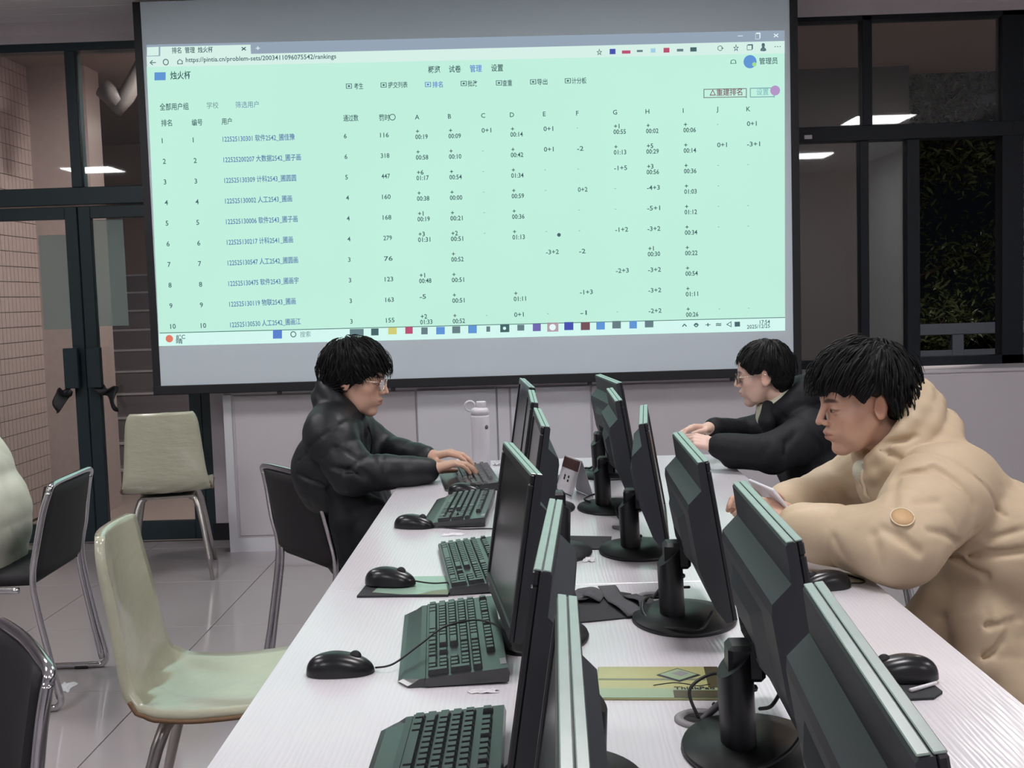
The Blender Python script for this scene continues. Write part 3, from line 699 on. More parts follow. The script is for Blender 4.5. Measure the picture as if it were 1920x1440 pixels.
    ('submenu', '提交列表', -0.7022, 2.5216, 0.0346, 0.1039, -0.0071, 'ink'),
    ('submenu', '排名', -0.4661, 2.5165, 0.0346, 0.0549, -0.0071, 'blue'),
    ('submenu', '批改', -0.2785, 2.5159, 0.0346, 0.052, -0.0073, 'ink'),
    ('submenu', '查重', -0.0939, 2.5125, 0.0346, 0.052, -0.0073, 'ink'),
    ('submenu', '导出', 0.0906, 2.512, 0.0346, 0.0549, -0.0074, 'ink'),
    ('submenu', '计分板', 0.275, 2.5114, 0.0346, 0.078, -0.0075, 'ink'),
    ('submenu', '▣', -0.9273, 2.5235, 0.0346, 0.0318, -0.007, 'ink'),
    ('submenu', '▣', -0.7421, 2.5229, 0.0346, 0.0318, -0.0071, 'ink'),
    ('submenu', '▣', -0.5059, 2.5178, 0.0346, 0.0318, -0.0071, 'blue'),
    ('submenu', '▣', -0.3154, 2.5171, 0.0346, 0.0318, -0.0073, 'ink'),
    ('submenu', '▣', -0.1279, 2.5137, 0.0346, 0.0318, -0.0073, 'ink'),
    ('submenu', '▣', 0.0538, 2.5132, 0.0346, 0.0318, -0.0074, 'ink'),
    ('submenu', '▣', 0.2382, 2.5127, 0.0346, 0.0318, -0.0075, 'ink'),
    ('buttons', '△重建排名', 1.0036, 2.4259, 0.0404, 0.1732, -0.0063, 'red'),
    ('buttons', '设置', 1.2522, 2.4205, 0.0375, 0.0635, -0.0064, 'teal'),
    ('account', '管理员', 1.2686, 2.5812, 0.0375, 0.0982, -0.0095, 'ink'),
    ('account', '☖', 1.1164, 2.5835, 0.0404, 0.0318, -0.0095, 'ink'),
    ('tab', '排名  管理  烛火杯', -1.8473, 2.7413, 0.0346, 0.2194, -0.0106, 'bold'),
    ('tab', '×', -1.4764, 2.7372, 0.0433, 0.026, -0.0108, 'bold'),
    ('tab', '+', -1.3995, 2.7374, 0.0404, 0.0231, -0.0109, 'white'),
    ('toolbar', '←', -1.9706, 2.6812, 0.0404, 0.0346, -0.0094, 'ink'),
    ('toolbar', '○', -1.8991, 2.6816, 0.0433, 0.0318, -0.0094, 'ink'),
    ('toolbar', '⌂', -1.8219, 2.6818, 0.0375, 0.0289, -0.0095, 'ink'),
    ('toolbar', 'https://pintia.cn/problem-sets/2003411096075542/rankings', -1.776, 2.6859, 0.0346, 0.8027, -0.0096, 'ink'),
    ('toolbar', '☆', 0.409, 2.6572, 0.0375, 0.0318, -0.0105, 'ink'),
    ('toolbar', '⟳', 1.0499, 2.6551, 0.0404, 0.0318, -0.0109, 'ink'),
    ('toolbar', '☆', 1.1317, 2.6551, 0.0404, 0.0318, -0.0109, 'ink'),
    ('toolbar', '❐', 1.2049, 2.6554, 0.0404, 0.0318, -0.011, 'ink'),
    ('toolbar', '♟', 1.2753, 2.6531, 0.0404, 0.0318, -0.011, 'ink'),
    ('toolbar', '…', 1.3513, 2.6533, 0.0404, 0.0318, -0.011, 'ink'),
    ('window_buttons', '–', 1.158, 2.7152, 0.0462, 0.026, -0.0121, 'white'),
    ('window_buttons', '❐', 1.2508, 2.712, 0.0462, 0.026, -0.0121, 'white'),
    ('window_buttons', '×', 1.3465, 2.7116, 0.0462, 0.026, -0.0122, 'white'),
    ('weather', '8°C', -1.9065, 1.2164, 0.0318, 0.0491, 0.0187, 'ink'),
    ('weather', '晴', -1.9078, 1.1932, 0.0318, 0.0346, 0.0191, 'ink'),
    ('search', '搜索', -1.2323, 1.2103, 0.0346, 0.0577, 0.0184, 'faint2'),
    ('search', '○', -1.2845, 1.2119, 0.0433, 0.0318, 0.0184, 'ink'),
    ('clock', '17:54', 1.252, 1.2007, 0.0289, 0.0549, 0.0171, 'ink'),
    ('clock', '2025/12/25', 1.1828, 1.177, 0.0289, 0.1242, 0.0176, 'ink'),
    ('tray', '^', 0.8327, 1.1963, 0.0346, 0.0289, 0.0175, 'ink'),
    ('tray', '◊', 0.8959, 1.1956, 0.0346, 0.0289, 0.0174, 'ink'),
    ('tray', '+', 0.9591, 1.195, 0.0346, 0.0289, 0.0174, 'ink'),
    ('tray', '≋', 1.0165, 1.1944, 0.0346, 0.0289, 0.0174, 'ink'),
    ('tray', '◁', 1.0711, 1.1938, 0.0346, 0.0289, 0.0174, 'ink'),
    ('tray', '■', 1.117, 1.1933, 0.0346, 0.0289, 0.0173, 'ink'),
]
QUADS = [
    ('image_area', 'mint', [(-1.9889, 2.6623), (1.4044, 2.6238), (1.3898, 1.2137), (-2.0022, 1.2251)]),
    ('title_strip', 'strip', [(-1.9825, 2.7765), (1.4058, 2.7372), (1.4051, 2.6792), (-1.9862, 2.7097)]),
    ('address_strip', 'pale', [(-1.9859, 2.7153), (1.4051, 2.6819), (1.4044, 2.6183), (-1.9862, 2.6594)]),
    ('tab_strip', 'pale', [(-1.909, 2.7629), (-1.427, 2.7578), (-1.4268, 2.7021), (-1.9119, 2.71)]),
    ('tab_button', 'pale', [(-1.9804, 2.7625), (-1.9175, 2.7632), (-1.92, 2.7186), (-1.9829, 2.718)]),
    ('task_strip', 'task', [(-2.0016, 1.2366), (1.3898, 1.2195), (1.389, 1.1505), (-2.0052, 1.1701)]),
    ('rule_line', 'ink', [(-1.9954, 1.2431), (1.3899, 1.2238), (1.3898, 1.2203), (-1.9956, 1.2394)]),
    ('app_icon', 'blue', [(-1.3791, 1.2379), (-1.3297, 1.2374), (-1.3319, 1.1912), (-1.3813, 1.1917)]),
    ('app_icon', 'ink', [(-0.8457, 1.2303), (-0.8052, 1.2299), (-0.8067, 1.1924), (-0.8472, 1.1928)]),
    ('app_icon', 'yellow', [(-0.7529, 1.2332), (-0.7066, 1.2328), (-0.7081, 1.1952), (-0.7544, 1.1957)]),
    ('app_icon', 'crimson', [(-0.6603, 1.2333), (-0.6198, 1.2329), (-0.6212, 1.1954), (-0.6617, 1.1958)]),
    ('app_icon', 'grey', [(-0.5737, 1.2278), (-0.539, 1.2274), (-0.5404, 1.1899), (-0.5751, 1.1903)]),
    ('app_icon', 'azure', [(-0.4927, 1.2282), (-0.4464, 1.2277), (-0.4479, 1.1873), (-0.4942, 1.1878)]),
    ('app_icon', 'grey', [(-0.4059, 1.2284), (-0.3626, 1.228), (-0.3639, 1.1905), (-0.4073, 1.1909)]),
    ('app_icon', 'azure', [(-0.3191, 1.2315), (-0.2729, 1.231), (-0.2744, 1.1878), (-0.3206, 1.1883)]),
    ('app_icon', 'grey', [(-0.2212, 1.2228), (-0.201, 1.2226), (-0.2019, 1.1937), (-0.2222, 1.1939)]),
    ('app_icon', 'ink', [(-0.1458, 1.232), (-0.0968, 1.2315), (-0.0981, 1.1883), (-0.1472, 1.1888)]),
    ('app_icon', 'grey', [(-0.0537, 1.2263), (-0.0162, 1.2259), (-0.0171, 1.1942), (-0.0546, 1.1946)]),
    ('app_icon', 'violet', [(0.0301, 1.2295), (0.0734, 1.229), (0.0722, 1.1887), (0.0289, 1.1892)]),
    ('app_icon', 'pinkgrey', [(0.1081, 1.2329), (0.1686, 1.2322), (0.1672, 1.1833), (0.1067, 1.1839)]),
    ('app_icon', 'navy', [(0.2003, 1.2329), (0.2493, 1.2324), (0.2481, 1.1892), (0.1991, 1.1897)]),
    ('app_icon', 'brownred', [(0.2896, 1.2302), (0.3385, 1.2297), (0.3374, 1.1865), (0.2884, 1.187)]),
    ('app_icon', 'azure', [(0.373, 1.2276), (0.4191, 1.2271), (0.4181, 1.1869), (0.372, 1.1873)]),
    ('app_icon', 'grey', [(0.4595, 1.2307), (0.5055, 1.2303), (0.5046, 1.19), (0.4585, 1.1905)]),
    ('app_icon', 'azure', [(0.5515, 1.2279), (0.5918, 1.2275), (0.5909, 1.1872), (0.5506, 1.1876)]),
    ('app_icon', 'grey', [(0.6349, 1.2254), (0.6809, 1.2249), (0.6801, 1.1904), (0.6341, 1.1909)]),
    ('app_icon', 'grey', [(-0.9616, 1.231), (-0.8863, 1.2302), (-0.8878, 1.1926), (-0.9632, 1.1934)]),
    ('app_icon', 'azure', [(-1.9477, 2.6301), (-1.8877, 2.6293), (-1.89, 2.5874), (-1.9501, 2.5882)]),
    ('app_icon', 'navy', [(0.4801, 2.6715), (0.5111, 2.671), (0.5105, 2.6433), (0.4794, 2.6437)]),
    ('app_icon', 'crimson', [(0.5448, 2.661), (0.59, 2.6603), (0.5896, 2.6437), (0.5444, 2.6443)]),
    ('app_icon', 'grey', [(0.6239, 2.6611), (0.655, 2.6607), (0.6547, 2.6496), (0.6237, 2.65)]),
    ('app_icon', 'sky', [(0.6975, 2.6669), (0.7229, 2.6666), (0.7224, 2.6444), (0.697, 2.6448)]),
    ('app_icon', 'crimson', [(0.7653, 2.6674), (0.7963, 2.667), (0.7958, 2.6421), (0.7647, 2.6425)]),
    ('app_icon', 'grey', [(0.8357, 2.6595), (0.8695, 2.6591), (0.8692, 2.6452), (0.8354, 2.6457)]),
    ('app_icon', 'ink', [(0.9063, 2.6655), (0.9401, 2.665), (0.9397, 2.6428), (0.9059, 2.6433)]),
    ('button_line', 'redline', [(0.9729, 2.4464), (1.2017, 2.4434), (1.2017, 2.4392), (0.9728, 2.4423)]),
    ('button_line', 'redline', [(0.9721, 2.4032), (1.2011, 2.4002), (1.201, 2.396), (0.972, 2.3991)]),
    ('button_line', 'redline', [(0.9729, 2.4464), (0.9771, 2.4464), (0.9763, 2.399), (0.972, 2.3991)]),
    ('button_line', 'redline', [(1.1974, 2.439), (1.2017, 2.4389), (1.201, 2.3916), (1.1967, 2.3916)]),
    ('button_line', 'tealline', [(1.2187, 2.4439), (1.3485, 2.4421), (1.3485, 2.4379), (1.2186, 2.4397)]),
    ('button_line', 'tealline', [(1.218, 2.3979), (1.3479, 2.3962), (1.3479, 2.392), (1.218, 2.3937)]),
    ('button_line', 'tealline', [(1.2187, 2.4439), (1.2229, 2.4438), (1.2222, 2.3937), (1.218, 2.3937)]),
    ('button_line', 'tealline', [(1.3443, 2.4397), (1.3485, 2.4396), (1.3479, 2.3895), (1.3436, 2.3896)]),
]
DISCS = [
    (-1.9448, 1.2088, 0.0202, 'orange'),
    (1.2207, 2.5800, 0.0346, 'azure'),
    (1.2430, 2.5654, 0.0115, 'lime'),
    (1.3511, 2.4255, 0.0260, 'violetpale'),
    (-0.6860, 2.3530, 0.0173, 'ink'),
    (-0.6860, 2.3530, 0.0133, 'mint'),
    (-0.1234, 1.2097, 0.0087, 'task'),
    (0.1845, 1.7016, 0.0101, 'ink'),
    (0.1362, 1.2075, 0.0173, 'white'),
]
SY = 6.15
scr = thing('projection_screen', 'large black bordered projection screen showing a mint green results table', 'projection screen', (0, SY, 0))
B().b2((-2.03, 0.0, 0.93), (1.455, 0.004, 3.0)).build('canvas', 'canvas', scr)
B().b2((-2.046, -0.004, 0.94), (-2.006, 0.010, 3.0)).build('side_border', 'scr_black', scr); B().b2((1.433, -0.004, 0.94), (1.475, 0.010, 3.0)).build('side_border', 'scr_black', scr)
B().b2((-2.046, -0.014, 0.904), (1.475, 0.016, 0.953), bev=0.004).build('bottom_bar', 'scr_black', scr)
for hx in (-1.36, -0.74, 0.33, 1.1): B().b2((hx - 0.012, -0.008, 0.888), (hx + 0.012, 0.008, 0.906), bev=0.002).build('bar_clip', 'scr_black', scr)
SCOL = {'mint': srgb(193, 240, 222), 'strip': srgb(150, 165, 182), 'pale': srgb(214, 240, 232), 'task': srgb(212, 248, 240), 'ink': srgb(74, 104, 108), 'bold': srgb(58, 88, 92), 'link': srgb(92, 124, 172), 'link2': srgb(104, 134, 170),
        'faint': srgb(140, 176, 172), 'faint2': srgb(112, 146, 150), 'blue': srgb(92, 130, 206), 'red': srgb(132, 92, 106), 'teal': srgb(110, 176, 186), 'white': srgb(232, 248, 250), 'yellow': srgb(208, 206, 120), 'crimson': srgb(186, 84, 116),
        'grey': srgb(104, 128, 134), 'azure': srgb(98, 150, 212), 'violet': srgb(116, 106, 176), 'pinkgrey': srgb(180, 160, 168), 'navy': srgb(76, 84, 176), 'brownred': srgb(118, 84, 92), 'sky': srgb(160, 208, 228), 'redline': srgb(120, 120, 124), 'tealline': srgb(116, 160, 168),
        'orange': srgb(222, 124, 104), 'lime': srgb(160, 220, 150), 'violetpale': srgb(180, 150, 200)}
SM = {k: emit('projected_' + k, c, 1.0, 0.05 if k == 'mint' else 0.0, 1.1) for k, c in SCOL.items()}
LAYER = {'image_area': 1, 'title_strip': 1, 'address_strip': 2, 'task_strip': 2, 'tab_strip': 3, 'tab_button': 3, 'rule_line': 3, 'app_icon': 3, 'button_line': 2}
_ba = None; _ic = []
for (n, c, P4) in QUADS:
    y = -0.0012 * LAYER[n]
    b_ = B().add([(p[0], y, p[1]) for p in P4], [(0, 1, 2, 3)])
    o = b_.build('projected_image' if n == 'image_area' else n, SM[c], scr)
    o.data.polygons[0].flip() if o.data.polygons[0].normal.y > 0 else None
for i, (x, z, r, c) in enumerate(DISCS):
    B().add([(x + r * math.cos(a * math.pi / 10), -0.0044 - 0.0003 * i, z + r * math.sin(a * math.pi / 10)) for a in range(20)], [tuple(range(20))]).build('app_icon', SM[c], scr)
_grp = {}
for (g, s, x, z, sz, w, rot, c) in TEXTS: _grp.setdefault((g, c), []).append((s, x, z, sz, w, rot))
_cu = bpy.data.curves.new('t', 'FONT'); _cu.align_x = 'LEFT'; _cu.align_y = 'CENTER'; _cu.resolution_u = 2
_to = bpy.data.objects.new('t', _cu); COL.objects.link(_to)
_cache = {}
def text_mesh(s, bold):
    if (s, bold) not in _cache:
        _cu.body = s; _cu.size = 1.0; _cu.offset = 0.012 if bold else 0.0; _cu.align_y = 'BOTTOM_BASELINE' if False else 'CENTER'
        bpy.context.view_layer.update()
        dg = bpy.context.evaluated_depsgraph_get(); me = _to.evaluated_get(dg).to_mesh()
        _cache[(s, bold)] = ([tuple(v.co) for v in me.vertices], [tuple(p.vertices) for p in me.polygons]); _to.evaluated_get(dg).to_mesh_clear()
    return _cache[(s, bold)]
for (g, c), items in _grp.items():
    b_ = B()
    for (s, x, z, sz, w, rot) in items:
        vs, fs = text_mesh(s, c in ('bold', 'ink', 'link', 'blue', 'red'))
        if not vs: continue
        x0 = min(v[0] for v in vs); x1 = max(v[0] for v in vs); y0 = min(v[1] for v in vs); y1 = max(v[1] for v in vs)
        sx = (w / max(x1 - x0, 1e-4)) if w else sz; yc = (y0 + y1) / 2 if s not in ('-', '+') else 0.0
        if s == '-' or s[0] == '+' and len(s) == 1: yc = (y0 + y1) / 2
        out = []
        for (a, b, _) in vs:
            u = (a - x0) * sx; v = (b - yc) * sz
            out.append((x + u - v * rot, -0.0062, z + v + u * rot))
        b_.add(out, fs)
    tag(b_.build('table_text' if g.startswith('row') else 'page_text', SM[c], scr), kind='stuff')
bpy.data.objects.remove(_to)
# small door stay visible below the screen
# ------------------------------------------------------------------ desks
def desk(y0, y1, lab):
    t = thing('desk', lab, 'desk', (0.133, (y0 + y1) / 2, 0)); L = y1 - y0; h = 0.59
    o = B().box((0, 0, 0.7375), (2 * h, L - 0.001, 0.025), bev=0.001).build('tabletop', 'desk', t)
    for (gx, gy) in ((0.104, 1.632), (0.110, 2.308), (0.10, 3.35), (0.10, 3.95)):
        if y0 < gy < y1:
            yy = gy - (y0 + y1) / 2
            g = B().lathe([(0.024, 0.0), (0.038, 0.0), (0.038, 0.003), (0.034, 0.0055), (0.026, 0.0055), (0.024, 0.002)], (gx, yy, 0.75), 28, cap=False).build('cable_grommet', 'grommet', t)
            B().lathe([(0.0, 0.0), (0.0255, 0.0), (0.0255, 0.0015), (0.0, 0.0015)], (gx, yy, 0.7502), 24).build('grommet_hole', 'hole', g)
    for sx in (-1, 1):
        B().box((sx * (h - 0.05), -L / 2 + 0.05, 0.3625), (0.05, 0.05, 0.725), bev=0.003).build('leg', 'desk_leg', t)
        B().box((sx * (h - 0.05), L / 2 - 0.05, 0.3625), (0.05, 0.05, 0.725), bev=0.003).build('leg', 'desk_leg', t)
        B().box((sx * (h - 0.05), 0, 0.70), (0.03, L - 0.15, 0.05)).build('side_rail', 'desk_leg', t)
    B().box((0, 0, 0.55), (0.018, L - 0.16, 0.34)).build('modesty_panel', 'desk_leg', t)
    for s in (-1, 1): B().box((0, s * (L / 2 - 0.05), 0.70), (2 * h - 0.15, 0.03, 0.05)).build('end_rail', 'desk_leg', t)
desk(0.52, 2.435, 'near white laminate desk with the near keyboards and printed pad')
desk(2.438, 4.36, 'far white laminate desk in front of the seated typists')

# ------------------------------------------------------------------ monitors: local +x is the way the screen faces
def make_monitor():
    t = thing('monitor', 'x', 'monitor', group='black monitors in two back to back rows')
    B().lathe([(0.0, 0), (0.098, 0), (0.1, 0.004), (0.098, 0.009), (0.07, 0.0125), (0.068, 0.0145), (0, 0.0145)], sides=48, sy=1.22).build('base', 'black', t)
    nk = B()
    prof = []
    for k in range(20):
        a = 2 * math.pi * k / 20; prof.append((0.024 * math.cos(a), 0.038 * math.sin(a)))
    n = len(prof); vs = [(x - 0.022, y, 0.012) for x, y in prof] + [(x - 0.026, y, 0.128 + (x) * 0.9) for x, y in prof]
    nk.add(vs, [tuple(range(n))[::-1], tuple(range(n, 2 * n))], False); nk.add(vs, [(i, (i + 1) % n, (i + 1) % n + n, i + n) for i in range(n)], True)
    nk.build('neck', 'black', t)
    tilt = euler(0, -9, 0); W2, Hh = 0.212, 0.142
    c = Vector((0.036, 0, 0.195))
    def T(b): b.v = [tuple(tilt @ Vector(p) + c) for p in b.v]; return b
    # back cover: profile in (x, z), extruded along the width
    pr = [(0.004, Hh), (-0.006, Hh), (-0.009, Hh - 0.003), (-0.010, 0.094), (-0.036, 0.074), (-0.039, 0.060), (-0.038, -0.04), (-0.022, -0.115), (-0.008, -Hh), (0.004, -Hh)]
    b = B().prism(pr, 1, -W2, W2); T(b).build('back_cover', 'case', t)
    hump = B(); a = [(-0.037, -0.13, 0.045), (-0.037, 0.13, 0.045), (-0.034, 0.13, -0.06), (-0.034, -0.13, -0.06)]; q = [(-0.050, -0.08, 0.025), (-0.050, 0.08, 0.025), (-0.048, 0.08, -0.045), (-0.048, -0.08, -0.045)]
    hump.add(a + q, [(4, 5, 6, 7), (0, 1, 5, 4), (1, 2, 6, 5), (2, 3, 7, 6), (3, 0, 4, 7)]); T(hump).build('rear_housing', 'case', t)
    v = B()
    for i in range(14): v.box((-0.0490, -0.06 + 0.0092 * i, -0.028), (0.002, 0.0035, 0.020))
    tag(T(v).build('vent_slots', 'scr_black', t), kind='stuff')
    bz = B(); w = 0.017
    for (y0, y1, z0, z1) in ((-W2, W2, Hh - w, Hh), (-W2, W2, -Hh, -Hh + w + 0.006), (-W2, -W2 + w, -Hh + w, Hh - w), (W2 - w, W2, -Hh + w, Hh - w)):
        bz.b2((0.004, y0, z0), (0.0125, y1, z1), bev=0.0022)
    T(bz).build('bezel', 'dark', t)
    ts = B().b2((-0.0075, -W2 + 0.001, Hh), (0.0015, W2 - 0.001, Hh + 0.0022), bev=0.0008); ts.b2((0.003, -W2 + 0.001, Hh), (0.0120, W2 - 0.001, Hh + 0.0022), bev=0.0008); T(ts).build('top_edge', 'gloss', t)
    s = B().b2((0.005, -W2 + w, -Hh + w + 0.006), (0.0088, W2 - w, Hh - w)); T(s).build('screen', 'lcd', t)
    s = B().b2((0.0123, -0.155, -Hh + 0.008), (0.0135, -0.135, -Hh + 0.012)); T(s).build('maker_mark', 'grommet', t)
    ar = B().box((-0.012, 0, 0.128), (0.05, 0.05, 0.05), bev=0.006); ar.build('hinge', 'black', t)
    return t
mon = make_monitor()
MON = [  # x, y of the base, heading of the screen in degrees, label
    (0.294, 1.515, -2, 'black monitor facing the right aisle with its neck and round base beside the printed pad'),
    (0.285, 2.150, -1.5, 'black monitor facing right with cables at its base beyond the torn grey strips'),
    (0.259, 2.745, -6, 'black monitor seen almost edge on, fourth from the camera in the right row'),
    (0.231, 3.310, -0.7, 'black monitor behind the folded table card in the right row'),
    (0.258, 3.920, 6, 'farthest black monitor in the right row, close to the screen'),
    (0.245, 0.905, -4.3, 'nearest black monitor in the right row at the lower right corner'),
    (0.009, 3.845, 184.6, 'farthest black monitor in the left row, beside the white bottle'),
    (0.026, 3.325, 181, 'black monitor in the left row in front of the typing man'),
    (0.043, 2.745, 182, 'black monitor in the left row behind the one with a visible blank screen'),
    (-0.003, 2.065, 187.3, 'black monitor in the left row whose blank screen faces us most'),
    (0.037, 1.405, 176.5, 'black monitor in the left row seen from above, second from the camera'),
    (0.042, 0.880, 178.6, 'nearest black monitor in the left row at the bottom edge'),
]
for i, (x, y, a, lab) in enumerate(MON):
    if i == 0: mon.location = (x, y, 0.75); mon.rotation_euler = (0, 0, R_(a)); mon['label'] = lab
    else: clone(mon, (x, y, 0.75), R_(a), lab)

# ------------------------------------------------------------------ keyboards: local +x points away from the user, +y to the user's left
U = 0.0190
def key_mesh(w, d=1.0):
    W, D = w * U - 0.003, d * U - 0.003; h = 0.0085; i = 0.0022
    vs = [(-D / 2, -W / 2, 0), (D / 2, -W / 2, 0), (D / 2, W / 2, 0), (-D / 2, W / 2, 0), (-D / 2 + i, -W / 2 + i, h), (D / 2 - i * 1.3, -W / 2 + i, h), (D / 2 - i * 1.3, W / 2 - i, h), (-D / 2 + i, W / 2 - i, h)]
    return B().add(vs, [(3, 2, 1, 0), (4, 5, 6, 7), (0, 1, 5, 4), (1, 2, 6, 5), (2, 3, 7, 6), (3, 0, 4, 7)]).mesh('key')
KM = {}
def key_layout():
    K = []   # (row x, left edge in u from the user's left, width u, depth u)
    def run(x, start, ws):
        p = start
        for w in ws:
            if w > 0: K.append((x, p, w, 1.0)); p += w
            else: p -= w
    run(5.35, 0, [1, -1, 1, 1, 1, 1, -.5, 1, 1, 1, 1, -.5, 1, 1, 1, 1, -.25, 1, 1, 1])
    run(4, 0, [1] * 13 + [2, -.25, 1, 1, 1, -.25, 1, 1, 1, 1]); run(3, 0, [1.5] + [1] * 12 + [1.5, -.25, 1, 1, 1, -.25, 1, 1, 1])
    run(2, 0, [1.75] + [1] * 11 + [2.25, -3.5, 1, 1, 1]); run(1, 0, [2.25] + [1] * 10 + [2.75, -1.25, 1, -1.25, 1, 1, 1])
    run(0, 0, [1.25, 1.25, 1.25, 6.25, 1.25, 1.25, 1.25, 1.25, -.25, 1, 1, 1, -.25, 2, 1])
    K.append((2.5, 21.5, 1, 2.0)); K.append((0.5, 21.5, 1, 2.0)); return K
KL = key_layout()
def keyboard(x, y, a, lab, palm=True, keys=True):
    t = thing('keyboard', lab, 'keyboard', (x, y, 0.75), R_(a), 'black keyboards along the left side of the desks')
    L2 = 0.226; zt = lambda xx: 0.016 + (xx + 0.07) * 0.085
    pr = [(-0.068, 0.002), (0.068, 0.004), (0.070, 0.018), (0.067, zt(0.067)), (-0.067, zt(-0.067)), (-0.069, 0.012)]
    B().prism(pr, 1, -L2, L2).build('body', 'kb', t)
    if palm:
        pp = [(-0.112, 0.001), (-0.068, 0.001), (-0.068, 0.0155), (-0.078, 0.0145), (-0.105, 0.0075), (-0.113, 0.004)]
        b = B(); n = len(pp)
        vs = [(a_ + (0.016 if a_ < -0.10 else 0), -L2 + 0.004, b_) for a_, b_ in pp] + [(a_, -L2 + 0.03, b_) for a_, b_ in pp] + [(a_, L2 - 0.03, b_) for a_, b_ in pp] + [(a_ + (0.016 if a_ < -0.10 else 0), L2 - 0.004, b_) for a_, b_ in pp]
        fs = [tuple(range(n))[::-1], tuple(range(3 * n, 4 * n))]
        for k in range(3): fs += [(k * n + i, k * n + (i + 1) % n, (k + 1) * n + (i + 1) % n, (k + 1) * n + i) for i in range(n)]
        b.add(vs, fs); b.build('palm_rest', 'kb', t)
    rot = Matrix.Rotation(-math.atan(0.085), 4, 'Y')
    for (kx, ky, w, d) in KL:
        if (w, d) not in KM: KM[(w, d)] = key_mesh(w, d)
        o = link('key', KM[(w, d)], t, 'key'); xx = -0.0555 + kx * 0.0186
        o.matrix_local = Matrix.Translation((xx, 0.2135 - (ky + w / 2) * U, zt(xx) - 0.0006)) @ rot
    B().box((0.061, -0.19, zt(0.061)), (0.010, 0.03, 0.001), R=euler(0, -4.9, 0)).build('maker_mark', 'grommet', t)
    return t
k1 = keyboard(-0.133, 2.03, 4.6, 'black keyboard with palm rest under a mouse cord on the near desk')
k0 = keyboard(-0.118, 1.415, 0, 'nearest black keyboard with palm rest at the bottom edge', )
k2 = keyboard(-0.143, 2.60, 7.5, 'black keyboard without palm rest beside the mouse on the green pad', palm=False)
k3 = keyboard(-0.193, 3.31, -2, 'black keyboard with palm rest between two mice on the far desk')
k4 = keyboard(-0.198, 3.89, 7.5, 'black keyboard under the hands of the typing man', palm=True)

# ------------------------------------------------------------------ mice
def make_mouse():
    t = thing('computer_mouse', 'x', 'mouse', group='black computer mice on the desks')
    def body(sc, z0):
        b = B()
        def fn(u, v):
            a = 2 * math.pi * u; ph = v * math.pi / 2
            r = math.cos(ph) ** 0.62; x = 0.058 * r * math.cos(a); y = 0.0315 * r * math.sin(a)
            y *= 1 - 0.10 * math.cos(2 * math.pi * (x / 0.058 * 0.5)) * 0.6 ; z = 0.037 * math.sin(ph) ** 0.8 * (1 - 0.28 * max(0, (x + 0.012) / 0.058) ** 1.4)
            return (x * sc, y * sc, z * sc + z0)
        b.grid(fn, 32, 10); return b
    body(1.0, 0.0005).build('shell', 'mouse', t)
    B().lathe([(0, -0.003), (0.009, -0.003), (0.0105, -0.0015), (0.0105, 0.0015), (0.009, 0.003), (0, 0.003)], (0.026, 0, 0.028), 18, R=euler(90, 0, 0)).build('scroll_wheel', 'cord', t)
    B().tube([(0.0565, 0, 0.0078), (0.046, 0, 0.0195), (0.036, 0, 0.0262)], 0.0006, 5).build('button_gap', 'scr_black', t)
    return t
mo = make_mouse()
def cord(name, lab, pts, r, m='cord', grp=None):
    return tag(B().tube(pts, r, 7, 8).build(name, m), lab, 'cord', grp)
MICE = [(-0.335, 1.885, 0.7502, 4, 'black mouse alone on the near desk, left of the keyboard'), (-0.318, 2.455, 0.758, -12, 'black mouse lying on the green printed pad'), (-0.330, 3.105, 0.7502, -14, 'black mouse left of the keyboard on the far desk'),
        (-0.215, 3.615, 0.7502, -15, 'black mouse wedged between the two far keyboards'), (0.606, 2.35, 0.7502, 190, 'black mouse beside the elbow of the man in beige'), (0.578, 1.775, 0.756, 175, 'black mouse on a dark pad at the right desk edge')]
for i, (x, y, z, a, lab) in enumerate(MICE):
    if i == 0: mo.location = (x, y, z); mo.rotation_euler = (0, 0, R_(a)); mo['label'] = lab
    else: clone(mo, (x, y, z), R_(a), lab)
MO = [o for o in bpy.data.objects if o.name.startswith('computer_mouse')]; MO.sort(key=lambda o: o.name)
def mouse_cord(i, pts):
    x, y, z, a, _ = MICE[i]; mi = (Matrix.Translation((x, y, z)) @ Matrix.Rotation(R_(a), 4, 'Z')).inverted()
    B().tube([mi @ Vector(p) for p in pts], 0.0018, 7, 8).build('mouse_lead', 'cord', MO[i])
mouse_cord(0, [(-0.276, 1.889, 0.757), (-0.245, 1.885, 0.764), (-0.205, 1.93, 0.781), (-0.165, 2.00, 0.792), (-0.115, 2.01, 0.800), (-0.085, 1.985, 0.803), (-0.060, 1.965, 0.795), (-0.045, 1.96, 0.765)])
mouse_cord(1, [(-0.262, 2.443, 0.766), (-0.22, 2.43, 0.763), (-0.16, 2.44, 0.761), (-0.085, 2.40, 0.754), (-0.05, 2.44, 0.754)])
mouse_cord(2, [(-0.274, 3.091, 0.757), (-0.24, 3.08, 0.7525), (-0.19, 3.055, 0.7525), (-0.12, 3.05, 0.7525), (-0.06, 3.03, 0.7525)])
mouse_cord(4, [(0.662, 2.36, 0.757), (0.69, 2.368, 0.7545), (0.70, 2.40, 0.7535), (0.66, 2.47, 0.7535)])

